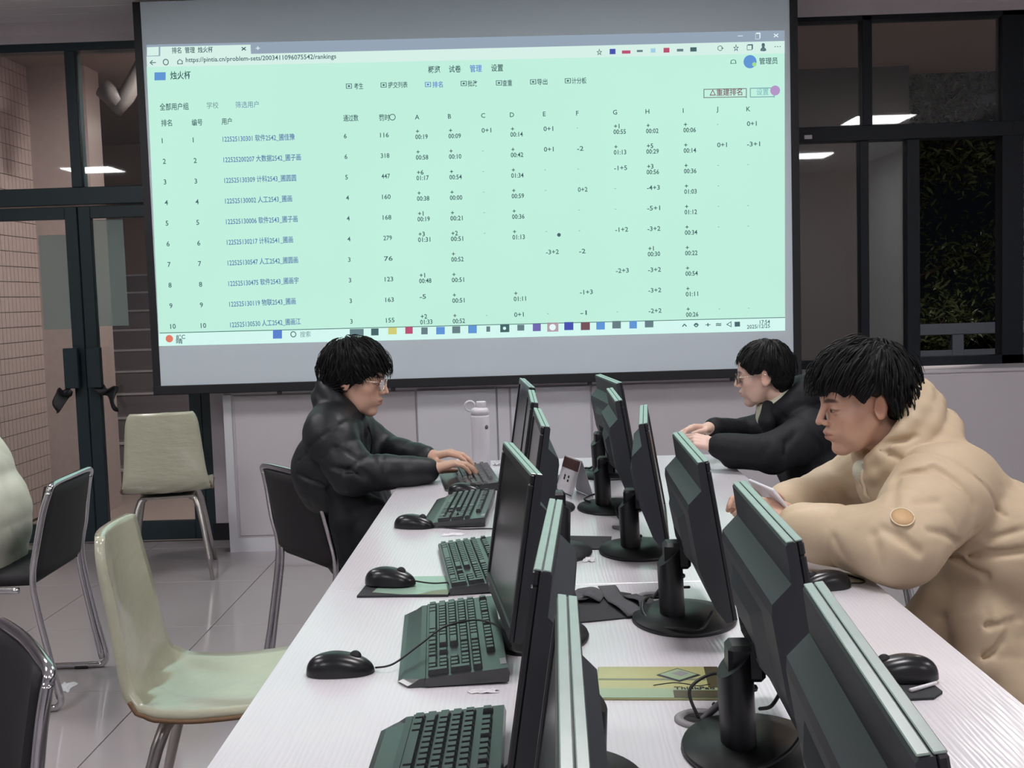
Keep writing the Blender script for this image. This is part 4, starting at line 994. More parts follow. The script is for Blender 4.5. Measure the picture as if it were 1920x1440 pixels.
# ------------------------------------------------------------------ chairs
def make_black_chair():
    t = thing('black_chair', 'x', 'chair', group='black padded chairs on chrome sled frames')
    for s in (-1, 1):
        y = s * 0.235
        f = B()
        f.tube([(-0.275, y * 0.86, 0.76), (-0.256, y * 0.93, 0.69), (-0.235, y, 0.58), (-0.215, y, 0.48), (-0.222, y, 0.38), (-0.262, y, 0.16), (-0.285, y, 0.05), (-0.272, y, 0.018), (-0.235, y, 0.0125), (0.0, y, 0.0125), (0.20, y, 0.0125), (0.232, y, 0.025), (0.238, y, 0.06), (0.222, y, 0.25), (0.205, y, 0.40), (0.185, y, 0.432), (0.14, y, 0.437), (-0.05, y, 0.432), (-0.165, y, 0.428)], 0.0115, 10, 5)
        f.build('side_frame', 'chrome', t)
        fb = B().tube([(-0.205, y * 0.93, 0.475), (-0.212, y * 0.93, 0.38), (-0.250, y * 0.93, 0.16), (-0.272, y * 0.93, 0.04)], 0.009, 8, 3).build('leg_brace', 'chrome', t)
        for fx in (-0.19, 0.17): B().box((fx, y, 0.006), (0.05, 0.03, 0.012), bev=0.003).build('foot_glide', 'scr_black', t)
    B().tube([(-0.275, -0.203, 0.758), (-0.28, -0.195, 0.775), (-0.282, -0.15, 0.783), (-0.288, 0, 0.786), (-0.282, 0.15, 0.783), (-0.28, 0.195, 0.775), (-0.275, 0.203, 0.758)], 0.0115, 10, 4).build('back_tube', 'chrome', t)
    B().tube([(0.222, -0.235, 0.25), (0.222, 0.235, 0.25)], 0.009, 8).build('cross_tube', 'chrome', t)
    def bf(u, v):
        z = 0.47 + 0.305 * u; y = (v - 0.5) * 2; wd = 0.215 * (1 - 0.10 * u); ed = 0.012 * (abs(y) ** 6)
        return (-0.212 - 0.20 * (z - 0.47) - 0.028 * (1 - y * y) + 0.006 + ed * 0, y * wd, z)
    B().grid(bf, 10, 12).build('backrest', 'black_fab', t, solid=0.026)
    sb = B().box((0, 0, 0), (0.44, 0.43, 0.045), bev=0.02, seg=3); sb.v = [(x + 0.01, y, z + 0.458 - 0.012 * (x + 0.2)) for x, y, z in sb.v]
    sb.build('seat', 'black_fab', t)
    return t
bc = make_black_chair()
BCH = [(-1.94, 4.03, 182, 'black chrome framed chair under the person in a cream jacket'), (-0.66, 4.20, 37, 'black chrome framed chair of the man typing in black'), (-1.16, 1.84, 217, 'black chair back cut off at the lower left corner'),
       (1.17, 2.66, 180, 'black chair under the man in the beige puffer jacket'), (1.06, 4.10, 180, 'black chair under the woman in the black hooded jacket')]
for i, (x, y, a, lab) in enumerate(BCH):
    if i == 0: bc.location = (x, y, 0); bc.rotation_euler = (0, 0, R_(a)); bc['label'] = lab
    else: clone(bc, (x, y, 0), R_(a), lab)

def shell_chair(x, y, a, lab):
    t = thing('cream_shell_chair', lab, 'chair', (x, y, 0), R_(a), 'cream vinyl shell chairs on steel legs')
    prof = [(-0.275, 0.86), (-0.262, 0.78), (-0.240, 0.68), (-0.220, 0.58), (-0.203, 0.51), (-0.178, 0.468), (-0.135, 0.448), (-0.05, 0.440), (0.06, 0.442), (0.16, 0.450), (0.205, 0.447), (0.225, 0.430)]
    def curve(u):
        q = u * (len(prof) - 1); i = min(int(q), len(prof) - 2); f = q - i
        p0, p1, p2, p3 = prof[max(i - 1, 0)], prof[i], prof[i + 1], prof[min(i + 2, len(prof) - 1)]
        return [0.5 * (2 * p1[k] + (p2[k] - p0[k]) * f + (2 * p0[k] - 5 * p1[k] + 4 * p2[k] - p3[k]) * f * f + (3 * p1[k] - p0[k] - 3 * p2[k] + p3[k]) * f ** 3) for k in (0, 1)]
    def half(u): return 0.165 + 0.055 * min(1, max(0, (u - 0.0) / 0.5)) - (0.018 * ((0.08 - u) / 0.08) ** 2 if u < 0.08 else 0) - (0.03 * ((u - 0.9) / 0.1) ** 2 if u > 0.9 else 0)
    def fn(u, v):
        cx, cz = curve(u); s = (v - 0.5) * 2; cup = 0.024 * s * s
        wr = 0.0012 * math.sin(22 * u + 9 * s) * (1 if u > 0.4 else 0.3) + (0.003 * math.sin(60 * u * (1 - .3 * s)) * math.exp(-((u - 0.46) / 0.09) ** 2))
        back = max(0.0, 1 - u / 0.45)
        return (cx + cup * back + wr * back, s * half(u), cz + cup * (1 - back) * 0.6 + wr * (1 - back))
    B().grid(fn, 44, 16).build('seat_shell', 'cream_shell', t, solid=0.022)
    rim = []
    for i in range(30): rim.append(Vector(fn(0.40 + 0.6 * i / 29, 0.0)) + Vector((0, -0.001, -0.010)))
    B().tube(rim, 0.006, 6).build('worn_edge', 'brown', t)
    rim = [Vector(fn(0.40 + 0.6 * i / 29, 1.0)) + Vector((0, 0.001, -0.010)) for i in range(30)]
    B().tube(rim, 0.006, 6).build('worn_edge', 'brown', t)
    B().box((0, 0, 0.418), (0.30, 0.26, 0.012), bev=0.003).build('under_plate', 'steel', t)
    for sx in (-1, 1):
        for sy in (-1, 1):
            B().tube([(sx * 0.12, sy * 0.11, 0.415), (sx * 0.15, sy * 0.15, 0.36), (sx * (0.25 if sx < 0 else 0.22), sy * 0.205, 0.0)], [0.0165, 0.0155, 0.0095], 12, 3).build('leg', 'steel', t)
    return t
shell_chair(-0.755, 2.72, 6, 'cream shell chair pushed against the near desk')
shell_chair(-1.885, 5.82, 104, 'cream shell chair with its back to us by the glass doors')
# ------------------------------------------------------------------ signed-distance modelling for people and cloth
CL = 0.06
def nrm(v): v = np.asarray(v, float); return v / max(1e-9, np.linalg.norm(v))
class Frame:
    """local frame: x forward, y left, z up"""
    def __init__(s, o, fwd=(1, 0, 0), up=(0, 0, 1), scale=1.0):
        s.o = np.asarray(o, float); x = nrm(fwd); u = np.asarray(up, float); y = nrm(np.cross(u, x)); z = np.cross(x, y)
        s.R = np.stack([x, y, z], 1); s.s = scale
    def w(s, p): return s.o + s.R @ (np.asarray(p, float) * s.s)
    def loc(s, P): return ((P - s.o) @ s.R) / s.s
class Sdf:
    def __init__(s, wr=None): s.p = []; s.wr = wr
    def cone(s, a, b, ra, rb=None, k=0.015, sub=False, puff=None):
        s.p.append(('c', np.asarray(a, float), np.asarray(b, float), ra, ra if rb is None else rb, k, sub, puff)); return s
    def path(s, pts, rs, k=0.015, puff=None):
        for i in range(len(pts) - 1): s.cone(pts[i], pts[i + 1], rs[i], rs[i + 1], k, False, puff)
        return s
    def ell(s, c, r, R=None, k=0.015, sub=False):
        s.p.append(('e', np.asarray(c, float), np.asarray(r, float), np.eye(3) if R is None else R, k, sub)); return s
    def fn(s, f, lo, hi, k=0.01, sub=False, inter=False): s.p.append(('f', f, np.asarray(lo, float), np.asarray(hi, float), k, sub, inter)); return s
    def bounds(s):
        lo = np.full(3, 1e9); hi = -lo
        for q in s.p:
            if q[0] == 'c':
                if q[6]: continue
                for c, r in ((q[1], q[3]), (q[2], q[4])): lo = np.minimum(lo, c - r); hi = np.maximum(hi, c + r)
            elif q[0] == 'e':
                if q[5]: continue
                m = q[2].max(); lo = np.minimum(lo, q[1] - m); hi = np.maximum(hi, q[1] + m)
            elif not q[5] and not q[6]: lo = np.minimum(lo, q[2]); hi = np.maximum(hi, q[3])
        return lo - 0.02, hi + 0.02
    def ev(s, P):
        if len(P) < 6000: return s.ev1(P, s.p)
        g = np.floor((P - P.min(0)) / 0.06).astype(np.int64); key = (g[:, 0] * 1000 + g[:, 1]) * 1000 + g[:, 2]
        od = np.argsort(key, kind='stable'); ks = key[od]; cut = np.nonzero(np.diff(ks))[0] + 1
        out = np.empty(len(P)); bb = [s.pbox(q) for q in s.p]
        BA = np.array([b[0] if b[0] is not None else np.full(3, -1e9) for b in bb]); BB = np.array([b[1] if b[0] is not None else np.full(3, 1e9) for b in bb])
        for ix in np.split(od, cut):
            X = P[ix]; lo = X.min(0); hi = X.max(0)
            out[ix] = s.ev1(X, [s.p[i] for i in np.nonzero(((BA < hi) & (BB > lo)).all(1))[0]], True)
        return out
    def pbox(s, q):
        if q[0] == 'c': m = CL + q[5]; return np.minimum(q[1] - q[3], q[2] - q[4]) - m - 0.02, np.maximum(q[1] + q[3], q[2] + q[4]) + m + 0.02
        if q[0] == 'e': m = q[2].max() + CL + q[4]; return q[1] - m, q[1] + m
        return (None, None) if q[6] else (q[2] - CL, q[3] + CL)
    def ev1(s, P, prims, full=False):
        d = np.full(len(P), CL)
        for q in prims:
            if q[0] == 'c':
                _, a, b, ra, rb, k, sub, puff = q; m = CL + k
                lo = np.minimum(a - ra, b - rb) - m; hi = np.maximum(a + ra, b + rb) + m
            elif q[0] == 'e': _, c, r, R, k, sub = q; m = r.max() + CL + k; lo = c - m; hi = c + m
            else: _, f, lo, hi, k, sub, inter = q; lo = lo - CL; hi = hi + CL
            if full or (q[0] == 'f' and inter): idx = slice(None)
            else: idx = np.nonzero(np.all((P > lo) & (P < hi), 1))[0]
            if not full and not isinstance(idx, slice) and len(idx) == 0: continue
            X = P[idx]
            if q[0] == 'c':
                ba = b - a; L2 = max(ba @ ba, 1e-12); t = np.clip((X - a) @ ba / L2, 0, 1)
                r = ra + (rb - ra) * t
                if puff:
                    am, sp, ph = puff; r = r + am * (np.abs(np.sin(np.pi * (t * math.sqrt(L2) / sp + ph))) ** 0.6 - 0.6)
                e = np.linalg.norm(X - a - t[:, None] * ba, axis=1) - r
            elif q[0] == 'e':
                y = (X - c) @ R; k0 = np.linalg.norm(y / r, axis=1); k1 = np.linalg.norm(y / (r * r), axis=1); e = k0 * (k0 - 1) / np.maximum(k1, 1e-9)
            else: e = f(X)
            o = d[idx]
            if q[0] == 'f' and inter: d[idx] = np.maximum(o, e); continue
            if sub:
                h = np.clip(0.5 - 0.5 * (o + e) / k, 0, 1); d[idx] = o * (1 - h) - e * h + k * h * (1 - h)
            else:
                h = np.clip(0.5 + 0.5 * (e - o) / k, 0, 1); d[idx] = np.minimum(e * (1 - h) + o * h - k * h * (1 - h), CL)
        if s.wr is not None:
            n = np.nonzero(np.abs(d) < 0.03)[0]; d[n] += s.wr(P[n])
        return d
    def mesh(s, h, F=4):
        lo, hi = s.bounds(); n = np.ceil((hi - lo) / (h * F)).astype(int) + 1
        cg = np.stack(np.meshgrid(*[np.arange(k) for k in n], indexing='ij'), -1).reshape(-1, 3)
        cen = lo + (cg + 0.5) * h * F
        dc = s.ev(cen); act = np.abs(dc) < h * F * 0.95 + (0.010 if s.wr is not None else 0.0025)
        N = n * F + 1
        D = np.repeat(np.repeat(np.repeat(dc.reshape(n), F, 0), F, 1), F, 2)
        D = np.pad(D, ((0, 1),) * 3, mode='edge').astype(np.float32); D[D > 0] = CL; D[D < 0] = -CL
        off = np.stack(np.meshgrid(*[np.arange(F + 1)] * 3, indexing='ij'), -1).reshape(-1, 3)
        idx = (cg[act][:, None, :] * F + off[None]).reshape(-1, 3)
        fl_ = np.unique(np.ravel_multi_index(idx.T, N)); I = np.stack(np.unravel_index(fl_, N), 1)
        D.ravel()[fl_] = s.ev(lo + I * h)
        return nets(D, lo, h)
def nets(D, lo, h):
    S = D < 0; nx, ny, nz = D.shape
    c = np.zeros((nx - 1, ny - 1, nz - 1), np.uint8)
    for i in (0, 1):
        for j in (0, 1):
            for k in (0, 1): c += S[i:nx - 1 + i, j:ny - 1 + j, k:nz - 1 + k]
    A = np.argwhere((c > 0) & (c < 8)); flat = np.ravel_multi_index(A.T, c.shape)
    co = np.array([(i, j, k) for i in (0, 1) for j in (0, 1) for k in (0, 1)])
    V = np.stack([D[A[:, 0] + o[0], A[:, 1] + o[1], A[:, 2] + o[2]] for o in co], 1)
    acc = np.zeros((len(A), 3)); cnt = np.zeros(len(A))
    for a in range(8):
        for b in range(a + 1, 8):
            if np.abs(co[a] - co[b]).sum() != 1: continue
            va, vb = V[:, a], V[:, b]; m = (va < 0) != (vb < 0); t = va[m] / (va[m] - vb[m])
            acc[m] += co[a] + t[:, None] * (co[b] - co[a]); cnt[m] += 1
    P = lo + (A + acc / np.maximum(cnt, 1)[:, None]) * h
    faces = []
    for ax in range(3):
        sl0 = [slice(None)] * 3; sl1 = [slice(None)] * 3; sl0[ax] = slice(0, -1); sl1[ax] = slice(1, None)
        s0, s1 = S[tuple(sl0)], S[tuple(sl1)]; E = np.argwhere(s0 != s1)
        u, v = (ax + 1) % 3, (ax + 2) % 3
        ok = (E[:, u] > 0) & (E[:, v] > 0) & (E[:, u] < D.shape[u] - 1) & (E[:, v] < D.shape[v] - 1); E = E[ok]
        sg = s0[E[:, 0], E[:, 1], E[:, 2]]; q = []
        for (du, dv) in ((-1, -1), (0, -1), (0, 0), (-1, 0)):
            C = E.copy(); C[:, u] += du; C[:, v] += dv; q.append(np.searchsorted(flat, np.ravel_multi_index(C.T, c.shape)))
        q = np.stack(q, 1); q[~sg] = q[~sg][:, ::-1]; faces.append(q)
    return P, np.concatenate(faces)
def np_mesh(name, P, Fq, tint=None):
    me = bpy.data.meshes.new(name); n = len(Fq)
    me.vertices.add(len(P)); me.vertices.foreach_set('co', P.astype(np.float32).ravel())
    me.loops.add(n * 4); me.loops.foreach_set('vertex_index', Fq.astype(np.int32).ravel())
    me.polygons.add(n); me.polygons.foreach_set('loop_start', np.arange(0, n * 4, 4, dtype=np.int32))
    me.update(calc_edges=True); me.validate()
    me.polygons.foreach_set('use_smooth', np.ones(len(me.polygons), bool))
    if tint is not None:
        a = me.color_attributes.new('tint', 'FLOAT_COLOR', 'POINT')
        a.data.foreach_set('color', np.concatenate([tint, np.ones((len(P), 1))], 1).astype(np.float32).ravel())
    return me
def laplace(P, Fq, it=2, lam=0.5):
    e = np.concatenate([Fq[:, [0, 1]], Fq[:, [1, 2]], Fq[:, [2, 3]], Fq[:, [3, 0]]]); n = len(P)
    deg = np.bincount(e.ravel(), minlength=n).astype(float)
    for _ in range(it):
        a = np.zeros_like(P)
        for k in range(3): a[:, k] = np.bincount(e[:, 0], P[e[:, 1], k], n) + np.bincount(e[:, 1], P[e[:, 0], k], n)
        P = P + lam * (a / np.maximum(deg, 1)[:, None] - P)
    return P
def folds(amp, seed, freqs=(22, 34, 55), stretch=(1, 1, 0.6)):
    rs = np.random.RandomState(seed); K = []
    for f in freqs:
        for _ in range(3): K.append((nrm(rs.normal(size=3) * np.array(stretch)) * f, rs.uniform(0, 6.28), 1.0 / (f / freqs[0]) ** 0.8))
    def w(P):
        q = P + 0.02 * np.sin(P[:, [1, 2, 0]] * 17 + seed); o = np.zeros(len(P))
        for k, ph, a in K:
            v = np.sin(q @ k + ph); o += a * (1 - np.abs(v)) ** 2.2
        return amp * (o / len(K) * 2.6 - 0.5)
    return w

def crease(S, pts, r=0.004, dep=0.5, k=0.015, y0=2.0, dirn=1):
    """press a crease into cloth along (x, z) points, found on the side facing the camera"""
    out = []
    for (x, z) in pts:
        ys = y0 + dirn * np.arange(0, 1.2, 0.004); d = S.ev1(np.stack([np.full_like(ys, x), ys, np.full_like(ys, z)], 1), S.p)
        i = np.nonzero(d < 0)[0]
        if len(i): out.append(np.array((x, ys[i[0]] + dirn * (dep - 0.5) * r, z)))
    for a, b in zip(out[:-1], out[1:]): S.cone(a, b, r, r, k, True)
    return out
def seam(p, n, rad, amp=0.005, w=0.005):
    p = np.array(p, float); n = nrm(n)
    def f(X):
        d = X - p; return amp * np.exp(-((d @ n) / w) ** 2) * (np.linalg.norm(d, axis=1) < rad)
    return f
def plus(*fs): return lambda X: sum(f(X) for f in fs)

# ------------------------------------------------------------------ head, hair and hands
def head_prims(S, H, neck_to, fem=False):
    k = 0.016; w = H.w; R = H.R; s = H.s
    E = lambda c, r, kk=k, sub=False: S.ell(w(c), np.array(r) * s, R, kk * s, sub)
    Cn = lambda a, b, ra, rb, kk=k, sub=False: S.cone(w(a), w(b), ra * s, rb * s, kk * s, sub)
    E((-0.012, 0, 0.036), (0.094, 0.076, 0.084)); E((0.022, 0, -0.026), (0.060, 0.058, 0.078))
    for y in (-1, 1):
        Cn((-0.004, y * 0.049, -0.040), (0.034, y * 0.032, -0.084), 0.018, 0.016); Cn((0.034, y * 0.032, -0.084), (0.058, y * 0.010, -0.098), 0.016, 0.016)
        E((0.048, y * 0.042, -0.022), (0.026, 0.024, 0.024)); Cn((0.080, y * 0.010, 0.024), (0.062, y * 0.046, 0.018), 0.012, 0.012, 0.014)
    for y in (-1, 1): E((0.040, y * 0.033, -0.056), (0.034, 0.024, 0.032), 0.018)
    E((0.064, 0, 0.045), (0.026, 0.050, 0.036))                       # forehead
    E((0.070, 0, -0.058), (0.024, 0.030, 0.026))                       # muzzle
    for y in (-1, 1): E((0.094, y * 0.030, -0.001), (0.016, 0.017, 0.011), 0.012, True)   # eye sockets
    for y in (-1, 1): E((0.0725, y * 0.0305, -0.001), (0.0135, 0.0155, 0.0125), 0.004)      # eyeballs with lids
    Cn((0.084, 0, 0.016), (0.107, 0, -0.027), 0.0080, 0.0086, 0.010)   # nose
    for y in (-1, 1): E((0.0945, y * 0.0125, -0.031), (0.0095, 0.0072, 0.0072), 0.006)
    for y in (-1, 1): E((0.101, y * 0.0065, -0.0415), (0.0042, 0.0036, 0.0042), 0.003, True)
    E((0.0905, 0, -0.0545), (0.0095, 0.0215, 0.0062), 0.006); E((0.0885, 0, -0.0670), (0.0095, 0.0195, 0.0068), 0.006)
    Cn((0.101, -0.0, -0.0608), (0.0905, 0.022, -0.0612), 0.0016, 0.0010, 0.003, True); Cn((0.101, 0.0, -0.0608), (0.0905, -0.022, -0.0612), 0.0016, 0.0010, 0.003, True)
    E((0.068, 0, -0.098), (0.0175, 0.018, 0.014), 0.013)                # chin
    for y in (-1, 1):                                                    # ears
        Re = H.R @ np.array(euler(0, -12, y * 26))
        S.ell(w((-0.018, y * 0.0785, -0.006)), np.array((0.0205, 0.0075, 0.031)) * s, Re, 0.005 * s)
        S.ell(w((-0.013, y * 0.0855, -0.003)), np.array((0.0125, 0.0070, 0.020)) * s, Re, 0.004 * s, True)
        E((-0.004, y * 0.074, -0.010), (0.004, 0.004, 0.007), 0.004)
    nb = w((-0.034, 0, -0.070)); S.cone(nb, neck_to, 0.050 * s * (0.88 if fem else 1), 0.060 * s * (0.88 if fem else 1), 0.02)
def face_tint(P, H, lip=(0.82, 0.62, 0.62), fem=False, flush=1.0):
    L = H.loc(P); x, y, z = L[:, 0], L[:, 1], L[:, 2]; T = np.ones((len(P), 3)); head = (np.linalg.norm(L, axis=1) < 0.2)
    def mixin(m, c): m = np.clip(m, 0, 1)[:, None]; T[:] = T * (1 - m) + np.array(c) * m
    g = lambda a, b, c, ra, rb, rc: np.exp(-(((x - a) / ra) ** 2 + ((np.abs(y) - b) / rb) ** 2 + ((z - c) / rc) ** 2))
    mixin(flush * 0.5 * g(0.06, 0.045, -0.03, 0.04, 0.025, 0.025), (1.0, 0.82, 0.80)); mixin(0.6 * g(-0.014, 0.078, -0.005, 0.02, 0.02, 0.04), (1.0, 0.76, 0.72)); mixin(0.4 * g(0.11, 0, -0.03, 0.02, 0.02, 0.015), (1.0, 0.84, 0.8))
    lipm = np.clip(1.25 - ((np.abs(y) / 0.022) ** 2 + ((z + 0.0605) / 0.0115) ** 2), 0, 1) * (x > 0.076); mixin(lipm * 1.2, lip)
    mixin(np.clip(1.5 - ((np.abs(y) / 0.022) ** 2 + ((z + 0.061) / 0.0016) ** 2), 0, 1) * (x > 0.078), (0.35, 0.22, 0.22))
    bz = 0.0185 + 0.004 * np.cos((np.abs(y) - 0.034) * 70); bm = np.clip(1.6 - (((np.abs(y) - 0.032) / 0.020) ** 2 + ((z - bz) / 0.0048) ** 2), 0, 1) * (x > 0.035); mixin(bm * (0.75 if fem else 0.95), (0.13, 0.11, 0.11))
    ez = -0.001 - 0.06 * (np.abs(y) - 0.03)
    lid = np.clip(1.7 - (((np.abs(y) - 0.0305) / 0.0150) ** 2 + ((z - ez) / 0.0048) ** 2), 0, 1) * (x > 0.06); mixin(lid, (0.20, 0.15, 0.14))
    wh = np.clip(1.6 - (((np.abs(y) - 0.0305) / 0.0125) ** 2 + ((z - ez + 0.0004) / 0.0026) ** 2), 0, 1) * (x > 0.06); mixin(wh, (0.78, 0.82, 0.86))
    ir = np.clip(1.8 - (((np.abs(y) - 0.0315) / 0.0052) ** 2 + ((z - ez) / 0.0040) ** 2), 0, 1) * (x > 0.06); mixin(ir, (0.05, 0.04, 0.04))
    mixin(0.5 * g(0.03, 0.066, 0.01, 0.012, 0.02, 0.02), (0.55, 0.5, 0.5))
    T[~head] = 1; return T
def hair_mesh(H, hx, hz, grow=0.016, seed=1, nl=420, ll=(0.05, 0.09), whorl=(-0.05, 0.0, 0.12), sweep=0.0, fringe=0.0, lift=0.006, base=0.9, drop=0.012):
    """cap whose lower edge follows hz(hx) along the head plus tapered locks combed away from the whorl"""
    c = np.array((-0.012, 0, 0.036)); r = np.array((0.094, 0.076, 0.084)) + grow; wh = nrm((np.array(whorl) - c) / r)
    rs = np.random.RandomState(seed); ph = rs.uniform(0, 6.28, 6)
    ax1 = nrm(np.cross(wh, (0, 1, 0.01))); ax2 = np.cross(wh, ax1)
    def f(X):
        L = H.loc(X); q = (L - c) / r; k0 = np.linalg.norm(q, axis=1); k1 = np.linalg.norm(q / r, axis=1); e = k0 * (k0 - 1) / np.maximum(k1, 1e-9)
        az = np.arctan2(q @ ax2, q @ ax1)
        e = e + 0.0022 * np.sin(az * 31 + 2 * np.sin(az * 5 + ph[0])) + 0.0016 * np.sin(az * 57 + ph[1] + 6 * k0) + 0.003 * np.sin(az * 7 + ph[2]) * np.sin(L[:, 2] * 40 + ph[3])
        back = np.clip((-L[:, 0] - 0.02) / 0.06, 0, 1); 
        q2 = (L - np.array((-0.035, 0, -0.010))) / np.array((0.070 + grow * .6, 0.064 + grow * .6, 0.075)); k2 = np.linalg.norm(q2, axis=1); e2 = (k2 - 1) * 0.066
        e = np.minimum(e, e2)
        hl = np.interp(L[:, 0], hx, hz) + 0.005 * np.sin(L[:, 1] * 110 + ph[4]) + 0.004 * np.sin(L[:, 0] * 170 + ph[5]) + 0.003 * np.sin(L[:, 1] * 290 + L[:, 0] * 120)
        return np.maximum(e, (hl - L[:, 2]) * base) * H.s
    S = Sdf(); m = 0.15 * H.s; S.fn(f, H.o - m, H.o + m); P, Q = S.mesh(0.0032); P = laplace(P, Q, 1)
    vs = [P]; fs = [Q]; n0 = len(P)
    LP = H.loc(P); N = 0
    ids = rs.choice(len(P), nl * 3)
    for i in ids:
        p = LP[i]; q = (p - c) / r
        if np.linalg.norm(q) < 0.93 or N >= nl: continue
        N += 1; L = rs.uniform(*ll); steps = 7; pts = []; u = q / np.linalg.norm(q)
        out = rs.uniform(0.0, lift) * (1.6 if rs.rand() < 0.12 else 1); tw = rs.normal(0, 0.35); d = None
        cur = c + u * r * 1.0
        dl = rs.uniform(-0.004, drop)
        for k in range(steps):
            if k > 1 and cur[2] < np.interp(cur[0], hx, hz) - dl: break
            nn = nrm((cur - c) / (r * r)); away = (cur - c) / r - wh * ((cur - c) / r @ wh)
            d = nrm(away * r + np.array((sweep * 0.05 * (cur[0] > 0.0), 0, -0.03 - 0.05 * k / steps)) + 0.03 * tw * np.cross(nn, away))
            if fringe and cur[0] > 0.03: d = nrm(d + np.array((0.25, fringe * 0.2, -0.5)) )
            d = nrm(d - nn * max(0, d @ nn) * 0.6 - nn * min(0, d @ nn) * 0.8)
            pts.append(cur + nn * (out + 0.0012 + 0.002 * math.sin(k)))
            cur = cur + d * L / steps
            e = np.linalg.norm((cur - c) / r)
            cur = c + (cur - c) / e * (1 + max(0.0, e - 1) * 0.55)
        st_ = len(pts); w0 = rs.uniform(0.0022, 0.0042); T = []
        for k, p_ in enumerate(pts):
            a = pts[min(k + 1, st_ - 1)] - pts[max(k - 1, 0)]; a = nrm(a); nn = nrm((p_ - c) / (r * r)); sd = np.cross(a, nn); sd = nrm(sd); wd = w0 * (1 - (k / (st_ - 1)) ** 1.6 * 0.92) * (0.45 + 0.55 * min(1, k / 1.5))
            T += [p_ + sd * wd, p_ + nn * wd * 0.6, p_ - sd * wd, p_ - nn * wd * 0.5]
        if st_ < 3: continue
        T = np.array(T); Wd = H.o + (T * H.s) @ H.R.T; fq = []
        for k in range(st_ - 1):
            for j in range(4): fq.append((k * 4 + j, k * 4 + (j + 1) % 4, (k + 1) * 4 + (j + 1) % 4, (k + 1) * 4 + j))
        vs.append(Wd); fs.append(np.array(fq) + n0); n0 += len(Wd)
    return np.concatenate(vs), np.concatenate(fs)
def hand_prims(S, wrist, fwd, up, left, curl=0.5, thumb=0.6, spread=1.0, s=1.0):
    """fwd: wrist to knuckles, up: back of the hand"""
    Hf = Frame(wrist, fwd, up, s); sd = 1 if left else -1; w = Hf.w      # thumb side: left hand, palm down -> -y ... right hand -> +y
    ty = -sd
    kn = [(0.082, ty * 0.026), (0.088, ty * 0.009), (0.084, -ty * 0.009), (0.076, -ty * 0.026)]; ln = [(0.040, 0.024, 0.020), (0.045, 0.028, 0.021), (0.041, 0.026, 0.020), (0.032, 0.019, 0.018)]
    for i, ((x, y), l3) in enumerate(zip(kn, ln)):
        S.cone(w((0.008, y * 0.65, 0)), w((x, y, 0.004)), 0.0135 * s, 0.0108 * s, 0.008)
        a = -0.12 - curl * (0.35 + 0.05 * i); p = np.array((x, y, 0.004)); r = [0.0098, 0.0088, 0.0080, 0.0070]
        if i == 3: r = [q * 0.88 for q in r]
        yaw = math.atan2(y, 0.30) * spread
        for j in range(3):
            d = np.array((math.cos(a) * math.cos(yaw), math.sin(yaw), math.sin(a))); q = p + d * l3[j]
            S.cone(w(p), w(q), r[j] * s, r[j + 1] * s, 0.0025); p = q; a -= curl * (0.75 if j == 0 else 0.55)
    p0 = (0.018, ty * 0.020, -0.006); p1 = (0.046, ty * 0.046, -0.014 * thumb - 0.006); p2 = (0.074, ty * 0.050, -0.020 * thumb - 0.006); p3 = (0.098, ty * 0.044, -0.024 * thumb - 0.008)
    S.cone(w(p0), w(p1), 0.0135 * s, 0.0115 * s, 0.010); S.cone(w(p1), w(p2), 0.0112 * s, 0.0098 * s, 0.003); S.cone(w(p2), w(p3), 0.0098 * s, 0.0078 * s, 0.003)
    S.cone(w((-0.02, 0, 0)), w((0.012, 0, 0)), 0.024 * s, 0.024 * s, 0.012)
    return Hf
# ------------------------------------------------------------------ people
def body_obj(lab, base, P, Q, tint, skin):
    b = np.array(base); o = link('person', np_mesh('person', P - b, Q, tint), None, skin); o.location = base
    return tag(o, lab, 'person')
def child(name, par, S_or_PQ, m, h=0.006, sm=1, tint=None, label=None):
    P, Q = S_or_PQ if isinstance(S_or_PQ, tuple) else S_or_PQ.mesh(h)
    if sm: P = laplace(P, Q, sm)
    o = link(name, np_mesh(name, P - np.array(par.location), Q, tint), par, m)
    if label: o['label'] = label
    return o
def shift(b, par): o = np.array(par.location); b.v = [tuple(np.array(p) - o) for p in b.v]; return b
def ring(S, c, fwd, up, rx, ry, tr, k=0.02, n=16, tilt=0.0, gap=0.0, back_lift=0.0, h2=None):
    """collar: closed or front-open ring of round cones; x forward"""
    F = Frame(c, fwd, up); pts = []
    for i in range(n + 1):
        a = gap + (2 * math.pi - 2 * gap) * i / n
        pts.append(F.w((rx * math.cos(a), ry * math.sin(a), back_lift * (1 - math.cos(a)) / 2)))
    if gap == 0: pts[-1] = pts[0]
    for i in range(n): S.cone(pts[i], pts[i + 1], tr, tr, k)
    return pts
